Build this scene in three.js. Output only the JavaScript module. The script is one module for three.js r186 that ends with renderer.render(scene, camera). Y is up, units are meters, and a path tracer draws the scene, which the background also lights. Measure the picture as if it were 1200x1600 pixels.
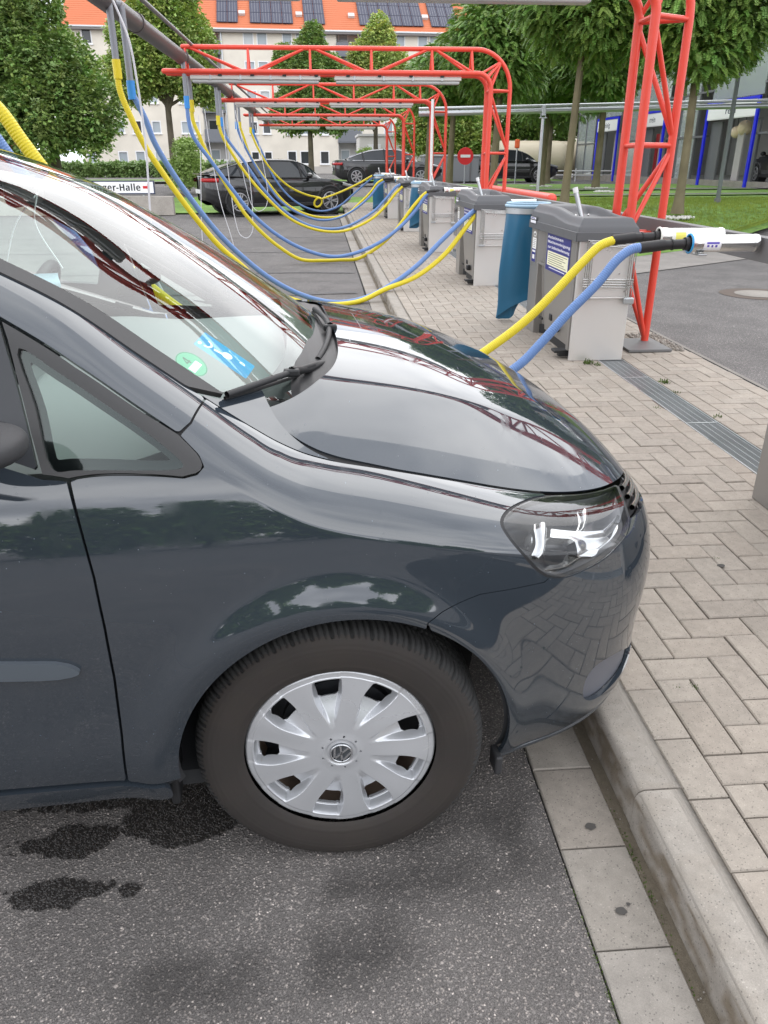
import * as THREE from 'three';
import { mergeGeometries, mergeVertices, toCreasedNormals } from 'three/addons/utils/BufferGeometryUtils.js';
import { RoundedBoxGeometry } from 'three/addons/geometries/RoundedBoxGeometry.js';
import { FontLoader } from 'three/addons/loaders/FontLoader.js';
import { TextGeometry } from 'three/addons/geometries/TextGeometry.js';

// ---------------------------------------------------------------- camera, sky, sun, exposure
const scene = new THREE.Scene();
const camera = new THREE.PerspectiveCamera(67.38, 3 / 4, 0.03, 900);
camera.rotation.order = 'YXZ';
camera.position.set(0, 1.45, 0);
camera.rotation.set(-24.545 * Math.PI / 180, -4.335 * Math.PI / 180, 0);
const renderer = new THREE.WebGLRenderer({ antialias: true });
renderer.setSize(768, 1024);
renderer.toneMapping = THREE.LinearToneMapping;
renderer.toneMappingExposure = 2.52;
renderer.shadowMap.enabled = true;
renderer.shadowMap.type = THREE.PCFSoftShadowMap;

let seed = 12345;
const rnd = () => { seed = (seed * 1664525 + 1013904223) >>> 0; return seed / 4294967296; };
const rr = (a, b) => a + (b - a) * rnd();
const clamp = (x, a, b) => Math.max(a, Math.min(b, x));
const lerp = (a, b, t) => a + (b - a) * t;
const smooth = (a, b, x) => { const t = clamp((x - a) / (b - a), 0, 1); return t * t * (3 - 2 * t); };
const hash = (x, y, s = 0) => { let h = (x * 374761393 + y * 668265263 + s * 974634777) | 0; h = Math.imul(h ^ (h >>> 13), 1274126177); h ^= h >>> 16; return (h >>> 0) / 4294967296; };
// periodic value noise: p = lattice cells per period
function vnoise(x, y, p, s = 0) {
  const xi = Math.floor(x), yi = Math.floor(y), fx = x - xi, fy = y - yi;
  const u = fx * fx * (3 - 2 * fx), v = fy * fy * (3 - 2 * fy), m = (a) => ((a % p) + p) % p;
  const a = hash(m(xi), m(yi), s), b = hash(m(xi + 1), m(yi), s), c = hash(m(xi), m(yi + 1), s), d = hash(m(xi + 1), m(yi + 1), s);
  return a + (b - a) * u + (c - a) * v + (a - b - c + d) * u * v;
}
function fbm(x, y, p, oct = 4, s = 0) { let r = 0, a = 0.5, t = 0; for (let i = 0; i < oct; i++) { r += a * vnoise(x, y, p, s + i * 17); t += a; x *= 2; y *= 2; p *= 2; a *= 0.5; } return r / t; }
function pchip(xs, ys) {
  const n = xs.length, h = [], d = [], m = new Array(n);
  for (let i = 0; i < n - 1; i++) { h.push(xs[i + 1] - xs[i]); d.push((ys[i + 1] - ys[i]) / h[i]); }
  m[0] = d[0]; m[n - 1] = d[n - 2];
  for (let i = 1; i < n - 1; i++) { if (d[i - 1] * d[i] > 0) { const w1 = 2 * h[i] + h[i - 1], w2 = h[i] + 2 * h[i - 1]; m[i] = (w1 + w2) / (w1 / d[i - 1] + w2 / d[i]); } else m[i] = 0; }
  return (x) => {
    if (x <= xs[0]) return ys[0] + m[0] * (x - xs[0]);
    if (x >= xs[n - 1]) return ys[n - 1] + m[n - 1] * (x - xs[n - 1]);
    let i = 0; while (x > xs[i + 1]) i++;
    const t = (x - xs[i]) / h[i], t2 = t * t, t3 = t2 * t;
    return (2 * t3 - 3 * t2 + 1) * ys[i] + (t3 - 2 * t2 + t) * h[i] * m[i] + (-2 * t3 + 3 * t2) * ys[i + 1] + (t3 - t2) * h[i] * m[i + 1];
  };
}

function spline(xs, ys) { // natural cubic spline, straight beyond its ends
  const n = xs.length, a = new Array(n).fill(0), c = new Array(n).fill(0), d = new Array(n).fill(0);
  for (let i = 1; i < n - 1; i++) { const h0 = xs[i] - xs[i - 1], h1 = xs[i + 1] - xs[i], m = 2 * (h0 + h1) - h0 * c[i - 1]; c[i] = h1 / m; d[i] = (6 * ((ys[i + 1] - ys[i]) / h1 - (ys[i] - ys[i - 1]) / h0) - h0 * d[i - 1]) / m; }
  for (let i = n - 2; i > 0; i--) a[i] = d[i] - c[i] * a[i + 1];
  const seg = (i, x) => { const h = xs[i + 1] - xs[i], t = xs[i + 1] - x, u = x - xs[i]; return (a[i] * t * t * t + a[i + 1] * u * u * u) / (6 * h) + (ys[i] / h - a[i] * h / 6) * t + (ys[i + 1] / h - a[i + 1] * h / 6) * u; };
  const e = 1e-4, s0 = (seg(0, xs[0] + e) - ys[0]) / e, s1 = (ys[n - 1] - seg(n - 2, xs[n - 1] - e)) / e;
  return (x) => { if (x <= xs[0]) return ys[0] + s0 * (x - xs[0]); if (x >= xs[n - 1]) return ys[n - 1] + s1 * (x - xs[n - 1]); let i = 0; while (x > xs[i + 1]) i++; return seg(i, x); };
}
const SUN = [0.30, 0.66, -0.69]; // towards the veiled sun
{ // overcast sky: a bright even cloud deck, a little brighter overhead, soft cloud structure all round
  const W = 768, H = 384, data = new Float32Array(W * H * 4);
  for (let j = 0; j < H; j++) {
    const el = ((j + 0.5) / H - 0.5) * Math.PI, se = Math.sin(el);
    for (let i = 0; i < W; i++) {
      const u = i / W, k = (j * W + i) * 4;
      const ph = u * Math.PI * 2, s = 1.9 / (Math.max(se, 0) + 0.28), cx = Math.cos(ph) * Math.cos(el) * s, cz = Math.sin(ph) * Math.cos(el) * s;
      const c1 = fbm(cx * 1.1 + 40, cz * 1.1 + 40, 4096, 5, 3), c2 = fbm(cx * 3.1 + 90, cz * 3.1 + 60, 4096, 4, 11);
      let L = 1.20 - 0.34 * Math.max(se, 0);
      L *= 0.68 + 0.50 * smooth(0.28, 0.72, c1) + 0.16 * (c2 - 0.5);
      const b = 1 - smooth(0.35, 0.7, c1);
      { // thin cloud in front of the hidden sun glows
        const dx = Math.cos((u - 0.5) * 2 * Math.PI), dz = Math.sin((u - 0.5) * 2 * Math.PI); const dot = clamp((dx * SUN[0] + dz * SUN[2]) * Math.cos(el) + se * SUN[1], -1, 1); L *= 0.92 + 0.12 * Math.exp(-Math.pow(Math.acos(dot) / 0.9, 2)); }
      let r = L * (0.985 - 0.055 * b), g = L * (1.0 - 0.03 * b), bl = L * (1.03 + 0.03 * b);
      if (se < 0) { r = g = bl = 0.22; }
      data[k] = r; data[k + 1] = g; data[k + 2] = bl; data[k + 3] = 1;
    }
  }
  const sky = new THREE.DataTexture(data, W, H, THREE.RGBAFormat, THREE.FloatType);
  sky.mapping = THREE.EquirectangularReflectionMapping; sky.magFilter = sky.minFilter = THREE.LinearFilter; sky.wrapS = THREE.RepeatWrapping; sky.needsUpdate = true;
  scene.background = sky; scene.environment = sky;
}
const sun = new THREE.DirectionalLight(new THREE.Color(1.0, 0.965, 0.91), 0.5);
sun.position.set(SUN[0] * 50, SUN[1] * 50, SUN[2] * 50 - 6); sun.target.position.set(0, 0, -6);
sun.castShadow = true; sun.shadow.radius = 120; sun.shadow.mapSize.set(4096, 4096);
Object.assign(sun.shadow.camera, { left: -30, right: 30, top: 40, bottom: -40, near: 1, far: 120 });
scene.add(sun, sun.target);

// ---------------------------------------------------------------- helpers
const taken = new Map();
function numbered(n) { const k = taken.get(n) ?? 0; taken.set(n, k + 1); return k ? `${n}_${String(k).padStart(3, '0')}` : n; }
function shade(o) { o.traverse((m) => { if (m.isMesh) { m.castShadow = true; m.receiveShadow = true; } }); return o; }
function tag(o, label, category, group, kind) {
  if (label) o.userData.label = label; if (category) o.userData.category = category;
  if (group) o.userData.group = group; if (kind) o.userData.kind = kind; return o;
}
function thing(name, label, category, [x, y, z] = [0, 0, 0], turn = 0, group) {
  const o = new THREE.Group(); o.name = numbered(name); o.position.set(x, y, z); o.rotation.y = turn; scene.add(o);
  return tag(o, label, category, group);
}
function part(name, geo, mat, parent, label) {
  if (Array.isArray(geo)) geo = merge(geo);
  const m = new THREE.Mesh(geo, mat); m.name = name; m.castShadow = m.receiveShadow = true; parent.add(m);
  if (label) m.userData.label = label; return m;
}
function merge(list) {
  list = list.map((g) => { let q = g.index ? g.toNonIndexed() : g; const o = new THREE.BufferGeometry(); for (const k of ['position', 'normal', 'uv']) { if (q.attributes[k]) o.setAttribute(k, q.attributes[k]); } if (!o.attributes.uv) o.setAttribute('uv', new THREE.BufferAttribute(new Float32Array(q.attributes.position.count * 2), 2)); return o; });
  return list.length === 1 ? list[0] : mergeGeometries(list);
}
function struct(name, geo, mat, parent, label) {
  if (Array.isArray(geo)) geo = merge(geo);
  const m = new THREE.Mesh(geo, mat); m.name = parent ? name : numbered(name); m.castShadow = m.receiveShadow = true; (parent ?? scene).add(m);
  if (!parent) m.userData.kind = 'structure'; if (label) m.userData.label = label; return m;
}
function single(name, geo, mat, label, category, group) { if (Array.isArray(geo)) geo = merge(geo); const m = new THREE.Mesh(geo, mat); m.name = numbered(name); m.castShadow = m.receiveShadow = true; scene.add(m); return tag(m, label, category, group); }
function copyOf(src, name, label, [x, y, z], turn = 0) { const c = src.clone(); c.name = numbered(name); c.userData = { ...src.userData, label }; c.position.set(x, y, z); c.rotation.y = turn; scene.add(c); return c; }
const V = (x, y, z) => new THREE.Vector3(x, y, z);
function box(w, h, d, x = 0, y = 0, z = 0, r = 0) { const g = r ? new RoundedBoxGeometry(w, h, d, 2, r) : new THREE.BoxGeometry(w, h, d); g.translate(x, y, z); return uvBox(g); }
function uvBox(g) { // uv in metres by dominant axis
  if (g.index) g = g.toNonIndexed();
  const p = g.attributes.position, n = g.attributes.normal, uv = new Float32Array(p.count * 2);
  for (let i = 0; i < p.count; i++) {
    const ax = Math.abs(n.getX(i)), ay = Math.abs(n.getY(i)), az = Math.abs(n.getZ(i));
    let a, b; if (ay >= ax && ay >= az) { a = p.getX(i); b = p.getZ(i); } else if (ax >= az) { a = p.getZ(i); b = p.getY(i); } else { a = p.getX(i); b = p.getY(i); }
    uv[2 * i] = a; uv[2 * i + 1] = b;
  }
  g.setAttribute('uv', new THREE.BufferAttribute(uv, 2)); return g;
}
function rod(a, b, r, seg = 10, r2 = r) { const A = V(...a), B = V(...b), L = A.distanceTo(B), g = new THREE.CylinderGeometry(r2, r, L, seg, 1); g.translate(0, L / 2, 0); g.applyQuaternion(new THREE.Quaternion().setFromUnitVectors(V(0, 1, 0), B.clone().sub(A).normalize())); g.translate(A.x, A.y, A.z); return g; }
function tube(pts, r, seg = 10, div = 0, closed = false, tension = 0.5) { const c = new THREE.CatmullRomCurve3(pts.map((p) => V(...p)), closed, tension === 0.5 ? 'centripetal' : 'catmullrom', tension); return new THREE.TubeGeometry(c, div || pts.length * 6, r, seg, closed); }
function extrude(poly, depth, bevel = 0) { const s = new THREE.Shape(poly.map((p) => new THREE.Vector2(...p))); return new THREE.ExtrudeGeometry(s, { depth, bevelEnabled: bevel > 0, bevelThickness: bevel, bevelSize: bevel, bevelSegments: 2, curveSegments: 12 }); }
// a surface from a chart over a grid
function gridSurf(f, us, vs, flip = false) {
  const P = [], UV = [], I = [], nv = vs.length;
  us.forEach((u, i) => vs.forEach((v, j) => { P.push(...f(u, v)); UV.push(u, v); if (i && j) { const a = (i - 1) * nv + j - 1, b = a + 1, c = i * nv + j - 1, d = c + 1; flip ? I.push(a, b, c, c, b, d) : I.push(a, c, b, c, d, b); } }));
  const g = new THREE.BufferGeometry(); g.setAttribute('position', new THREE.Float32BufferAttribute(P, 3)); g.setAttribute('uv', new THREE.Float32BufferAttribute(UV, 2)); g.setIndex(I); g.computeVertexNormals(); return g;
}
const range = (a, b, n) => Array.from({ length: n + 1 }, (_, i) => a + (b - a) * i / n);
// signed distance to a closed polygon (negative inside)
function polySD(pts, sv = 1) {
  const P = pts.map(([a, b]) => [a, b * sv]), n = P.length;
  return (x, y0) => {
    const y = y0 * sv; let d = Infinity, s = 1;
    for (let i = 0, j = n - 1; i < n; j = i++) {
      const ex = P[j][0] - P[i][0], ey = P[j][1] - P[i][1], wx = x - P[i][0], wy = y - P[i][1];
      const t = clamp((wx * ex + wy * ey) / (ex * ex + ey * ey || 1e-12), 0, 1), bx = wx - ex * t, by = wy - ey * t; d = Math.min(d, bx * bx + by * by);
      const c1 = y >= P[i][1], c2 = y < P[j][1], c3 = ex * wy > ey * wx; if ((c1 && c2 && c3) || (!c1 && !c2 && !c3)) s = -s;
    }
    return s * Math.sqrt(d);
  };
}
function rounded(pts, k = 6, skip = []) { const c = new THREE.CatmullRomCurve3(pts.map((p) => V(p[0], p[1], 0)), true, 'centripetal'); return c.getPoints(pts.length * k).slice(0, -1).map((p) => [p.x, p.y]); }
// the part of a chart where sd < 0, with its edge turned inwards by `lip` metres; out = +1/-1 picks the outer side
function panel(f, sd, [u0, u1, nu], [v0, v1, nv], { lip = 0.012, out = 1, off = 0, uvs = null } = {}) {
  const S = new Float32Array((nu + 1) * (nv + 1)), du = (u1 - u0) / nu, dv = (v1 - v0) / nv, id = (i, j) => i * (nv + 1) + j;
  for (let i = 0; i <= nu; i++) for (let j = 0; j <= nv; j++) { let s = sd(u0 + i * du, v0 + j * dv); if (Math.abs(s) < 1e-6) s = 1e-6; S[id(i, j)] = s; }
  const P = [], N = [], UV = [], I = [], made = new Map(), edges = [];
  const e = 1e-3;
  function vert(u, v) {
    const p = f(u, v), ua = Math.max(u0 - 1e9, u - e), a = f(ua, v), b = f(u + e, v), v2 = Math.min(v + e, fv1), v3 = Math.max(v - e, fv0), c = f(u, v3), d = f(u, v2);
    const ax = b[0] - a[0], ay = b[1] - a[1], az = b[2] - a[2], bx = d[0] - c[0], by = d[1] - c[1], bz = d[2] - c[2];
    let nx = ay * bz - az * by, ny = az * bx - ax * bz, nz = ax * by - ay * bx; const L = out / (Math.hypot(nx, ny, nz) || 1); nx *= L; ny *= L; nz *= L;
    P.push(p[0] + nx * off, p[1] + ny * off, p[2] + nz * off); N.push(nx, ny, nz); UV.push(...(uvs ? uvs(u, v) : [p[0], p[1]])); return P.length / 3 - 1;
  }
  const fv0 = panel.lim ? panel.lim[0] : -1e9, fv1 = panel.lim ? panel.lim[1] : 1e9;
  const corner = (i, j) => { const k = 'c' + id(i, j); if (!made.has(k)) made.set(k, vert(u0 + i * du, v0 + j * dv)); return made.get(k); };
  const cross = (i, j, i2, j2) => { const a = id(i, j), b = id(i2, j2), k = a < b ? a + '_' + b : b + '_' + a; if (!made.has(k)) { const t = S[a] / (S[a] - S[b]); made.set(k, vert(u0 + lerp(i, i2, t) * du, v0 + lerp(j, j2, t) * dv)); } return made.get(k); };
  for (let i = 0; i < nu; i++) for (let j = 0; j < nv; j++) {
    const q = [[i, j], [i + 1, j], [i + 1, j + 1], [i, j + 1]], poly = [], cut = [];
    for (let k = 0; k < 4; k++) {
      const a = q[k], b = q[(k + 1) % 4], ina = S[id(...a)] < 0, inb = S[id(...b)] < 0;
      if (ina) { poly.push(corner(...a)); cut.push(0); }
      if (ina !== inb) { poly.push(cross(...a, ...b)); cut.push(ina ? 1 : 2); }
    }
    for (let k = 2; k < poly.length; k++) out > 0 ? I.push(poly[0], poly[k - 1], poly[k]) : I.push(poly[0], poly[k], poly[k - 1]);
    for (let k = 0; k < poly.length; k++) if (cut[k] === 1 && cut[(k + 1) % poly.length] === 2) edges.push([poly[k], poly[(k + 1) % poly.length]]);
    // outline of the grid itself
    for (let k = 0; k < 4; k++) {
      const a = q[k], b = q[(k + 1) % 4]; if (S[id(...a)] >= 0 || S[id(...b)] >= 0) continue;
      if ((k === 0 && j === 0) || (k === 2 && j === nv - 1) || (k === 3 && i === 0) || (k === 1 && i === nu - 1)) edges.push([corner(...a), corner(...b)]);
    }
  }
  if (lip) for (const [a, b] of edges) {
    const base = P.length / 3;
    // lip faces point sideways: give them their own vertices and flat normals
    const A = [P[3 * a], P[3 * a + 1], P[3 * a + 2]], B = [P[3 * b], P[3 * b + 1], P[3 * b + 2]], na = [N[3 * a], N[3 * a + 1], N[3 * a + 2]], nb = [N[3 * b], N[3 * b + 1], N[3 * b + 2]];
    const t = [B[0] - A[0], B[1] - A[1], B[2] - A[2]]; let s = [t[1] * na[2] - t[2] * na[1], t[2] * na[0] - t[0] * na[2], t[0] * na[1] - t[1] * na[0]]; const L = out / (Math.hypot(...s) || 1); s = s.map((x) => x * L);
    P.push(...A, ...B, ...B.map((x, k) => x - nb[k] * lip), ...A.map((x, k) => x - na[k] * lip)); for (let k = 0; k < 4; k++) { N.push(...s); UV.push(0, 0); }
    out > 0 ? I.push(base, base + 2, base + 1, base, base + 3, base + 2) : I.push(base, base + 1, base + 2, base, base + 2, base + 3);
  }
  const g = new THREE.BufferGeometry(); g.setAttribute('position', new THREE.Float32BufferAttribute(P, 3)); g.setAttribute('normal', new THREE.Float32BufferAttribute(N, 3)); g.setAttribute('uv', new THREE.Float32BufferAttribute(UV, 2)); g.setIndex(I); return g;
}
function mirrorZ(g0) {
  const g = g0.clone(), p = g.attributes.position, n = g.attributes.normal; for (let i = 0; i < p.count; i++) { p.setZ(i, -p.getZ(i)); n.setZ(i, -n.getZ(i)); }
  if (g.index) { const a = g.index.array; for (let i = 0; i < a.length; i += 3) { const t = a[i]; a[i] = a[i + 1]; a[i + 1] = t; } } return g;
}
// ---------------------------------------------------------------- textures and materials
function tex(n, fn, { srgb = false, rep = 1, h = n } = {}) { // fn(x,y) in 0..1 -> [r,g,b] 0..1
  const d = new Uint8Array(n * h * 4); for (let j = 0; j < h; j++) for (let i = 0; i < n; i++) { const c = fn(i / n, j / h, i, j), k = (j * n + i) * 4; d[k] = clamp(c[0], 0, 1) * 255; d[k + 1] = clamp(c[1], 0, 1) * 255; d[k + 2] = clamp(c[2], 0, 1) * 255; d[k + 3] = 255; }
  const t = new THREE.DataTexture(d, n, h, THREE.RGBAFormat); t.wrapS = t.wrapT = THREE.RepeatWrapping; t.magFilter = THREE.LinearFilter; t.minFilter = THREE.LinearMipmapLinearFilter; t.generateMipmaps = true; t.repeat.set(rep, rep); if (srgb) t.colorSpace = THREE.SRGBColorSpace; t.needsUpdate = true; return t;
}
function withRep(t, a, b = a) { const c = t.clone(); c.repeat.set(a, b); c.needsUpdate = true; return c; }
function canvasTex(w, h, draw) { const c = document.createElement('canvas'); c.width = w; c.height = h; const x = c.getContext('2d'); draw(x, w, h); const t = new THREE.CanvasTexture(c); t.colorSpace = THREE.SRGBColorSpace; t.anisotropy = 4; return t; }
const lin = (r, g, b) => new THREE.Color().setRGB(r, g, b);
const std = (c, rough = 0.6, metal = 0, o = {}) => new THREE.MeshStandardMaterial({ color: c, roughness: rough, metalness: metal, ...o });
const phys = (c, rough, metal, o) => new THREE.MeshPhysicalMaterial({ color: c, roughness: rough, metalness: metal, ...o });
const sq = (x) => Math.sqrt(clamp(x, 0, 1)); // linear-ish helper for 8 bit maps kept in gamma 2

// asphalt: chips of stone in dark binder, 2 m tile
const AS = 1536;
const chips = (() => { // scatter chips into a height and a tone buffer
  const hgt = new Float32Array(AS * AS), ton = new Float32Array(AS * AS).fill(-1), per = AS / 2, R = () => rnd();
  for (let k = 0; k < 190000; k++) {
    const big = R() < 0.012, r = (big ? rr(1.9, 3.6) : rr(0.8, 2.0)), cx = R() * AS, cy = R() * AS, a = R() * 3.14, q = rr(0.55, 1), tone = Math.pow(R(), 2.2), ca = Math.cos(a), sa = Math.sin(a), hh = rr(0.4, 1);
    for (let y = -5; y <= 5; y++) for (let x = -5; x <= 5; x++) { const u = (x * ca + y * sa) / r, v = (-x * sa + y * ca) / (r * q), d = u * u + v * v; if (d > 1) continue; const i = ((Math.round(cx) + x + AS) % AS), j = ((Math.round(cy) + y + AS) % AS), z = hh * Math.sqrt(1 - d) + 0.2; if (z > hgt[j * AS + i]) { hgt[j * AS + i] = z; ton[j * AS + i] = tone; } }
  }
  return { hgt, ton };
})();
const asphaltMap = tex(AS, (x, y, i, j) => { const t = chips.ton[j * AS + i], n = fbm(x * 10, y * 10, 10, 5, 5), f = hash(i, j, 9); let l = t < 0 ? 0.042 : 0.050 + 0.085 * t + (t > 0.965 ? 0.10 : 0); l *= 0.74 + 0.52 * n; l += (f - 0.5) * 0.045; const w = t > 0.5 ? 0.03 : 0; return [sq(l * (1.035 + w)), sq(l), sq(l * (0.975 - w))].map((v, k) => v); });
const asphaltBump = tex(AS, (x, y, i, j) => { const z = chips.hgt[j * AS + i]; const b = 0.25 + 0.6 * z + 0.12 * (hash(i, j, 4) - 0.5); return [b, b, b]; });
asphaltMap.colorSpace = THREE.SRGBColorSpace; // stored close to gamma 2
const uvRepeat = (t, metres) => withRep(t, 1 / metres);
const mAsphalt = std(lin(3.6, 3.44, 3.34), 0.9, 0, { map: uvRepeat(asphaltMap, 2), bumpMap: uvRepeat(asphaltBump, 2), bumpScale: 0.0035, vertexColors: true });
const mAsphaltFar = std(lin(2.9, 2.8, 2.76), 0.92, 0, { map: uvRepeat(asphaltMap, 2.6), bumpMap: uvRepeat(asphaltBump, 2.6), bumpScale: 0.003 });
const mAsphaltWet = phys(lin(0.72, 0.665, 0.635), 0.36, 0, { map: uvRepeat(asphaltMap, 2), bumpMap: uvRepeat(asphaltBump, 2), bumpScale: 0.004, clearcoat: 0.25, clearcoatRoughness: 0.25 });
// concrete: sand grain, pits and broad staining, 1.2 m tile
const concMap = tex(1024, (x, y, i, j) => { const n = fbm(x * 6, y * 6, 6, 5, 21), m = fbm(x * 60, y * 60, 60, 3, 33), f = hash(i, j, 13), g = hash(i >> 1, j >> 1, 14); let l = 0.40 * (0.72 + 0.36 * n + 0.26 * m) + (f - 0.5) * 0.10; if (g > 0.978) l *= 0.55; if (g < 0.008) l *= 1.3; return [Math.pow(l, 1 / 2.2) * 1.0, Math.pow(l * 0.935, 1 / 2.2), Math.pow(l * 0.855, 1 / 2.2)]; }, { srgb: true });
const concBump = tex(1024, (x, y, i, j) => { const g = hash(i >> 1, j >> 1, 14), b = 0.5 + 0.25 * (fbm(x * 130, y * 130, 130, 2, 41) - 0.5) + 0.2 * (hash(i, j, 13) - 0.5) - (g > 0.985 ? 0.35 : 0); return [b, b, b]; });
const conc = (c, o = {}) => std(c, 0.9, 0, { map: uvRepeat(concMap, 1.2), bumpMap: uvRepeat(concBump, 1.2), bumpScale: 0.0018, ...o });
const mPavers = [lin(.79, .745, .69), lin(.755, .705, .65), lin(.82, .77, .71), lin(.765, .71, .65), lin(.80, .745, .685)].map((c) => conc(c));
const mKerb = conc(lin(.76, .735, .70), { vertexColors: true }), mGutter = [conc(lin(.68, .655, .62)), conc(lin(.62, .585, .545)), conc(lin(.71, .69, .665))];
const mJoint = std(lin(0.075, 0.068, 0.055), 1, 0, { map: uvRepeat(asphaltMap, 1) });
const mDirt = std(lin(0.42, 0.375, 0.30), 1, 0, { map: uvRepeat(concMap, 0.5), bumpMap: uvRepeat(concBump, 0.3), bumpScale: 0.004 });
const grassMap = tex(512, (x, y, i, j) => { const n = fbm(x * 8, y * 8, 8, 5, 55), m = fbm(x * 64, y * 64, 64, 2, 57); const l = 0.55 + 0.6 * n + 0.5 * (m - 0.5) + 0.25 * (hash(i, j, 3) - 0.5); return [sq(0.085 * l), sq(0.185 * l), sq(0.03 * l)]; }, { srgb: true });
const mGrass = std(lin(2.1, 1.75, 1.5), 0.95, 0, { map: uvRepeat(grassMap, 4) });
const streak = tex(512, (x, y) => { const v = 0.5 + 0.5 * (fbm(x * 4, y * 220, 220, 3, 71) - 0.5) + 0.2 * (fbm(x * 6, y * 6, 6, 3, 72) - 0.5); return [v, v, v]; });
const blotch = tex(512, (x, y) => { const v = 0.78 + 0.4 * (fbm(x * 5, y * 5, 5, 5, 81) - 0.5); return [v, v, v]; });
const mRed = phys(lin(0.70, 0.052, 0.024), 0.42, 0, { clearcoat: 0.35, clearcoatRoughness: 0.35 });
const mSteel = std(lin(0.60, 0.585, 0.56), 0.36, 0.8, { roughnessMap: blotch });
const mChrome = std(lin(0.60, 0.595, 0.58), 0.22, 1), mGalv = std(lin(0.47, 0.49, 0.50), 0.42, 0.75, { roughnessMap: blotch });
const mGreyPaint = std(lin(0.15, 0.148, 0.148), 0.5), mGreyPlastic = std(lin(0.10, 0.102, 0.107), 0.55, 0, { bumpMap: withRep(concBump, 3), bumpScale: 0.0003 }), mPipe = std(lin(0.085, 0.072, 0.072), 0.45, 0.1);
const mBlack = std(lin(0.012, 0.012, 0.013), 0.55), mRubber = std(lin(0.022, 0.021, 0.021), 0.78), mDark = std(lin(0.032, 0.033, 0.036), 0.8);
const hoseBump = tex(16, (x, y) => { const v = 0.5 + 0.5 * Math.cos(x * Math.PI * 2); return [v, v, v]; });
const mYellow = std(lin(0.66, 0.53, 0.012), 0.45), mBlueHose = std(lin(0.115, 0.215, 0.45), 0.45);
const mWhite = std(lin(0.74, 0.74, 0.73), 0.55), mOffWhite = std(lin(0.62, 0.60, 0.56), 0.7), mRope = std(lin(0.62, 0.62, 0.64), 0.7);
const mGlassDark = phys(lin(0.02, 0.023, 0.026), 0.04, 0, { ior: 1.5 }), mWindow = phys(lin(0.13, 0.15, 0.17), 0.08, 0, { ior: 1.5 });
const mBag = phys(lin(0.012, 0.115, 0.215), 0.32, 0, { clearcoat: 0.3, clearcoatRoughness: 0.3, side: THREE.DoubleSide });
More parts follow.
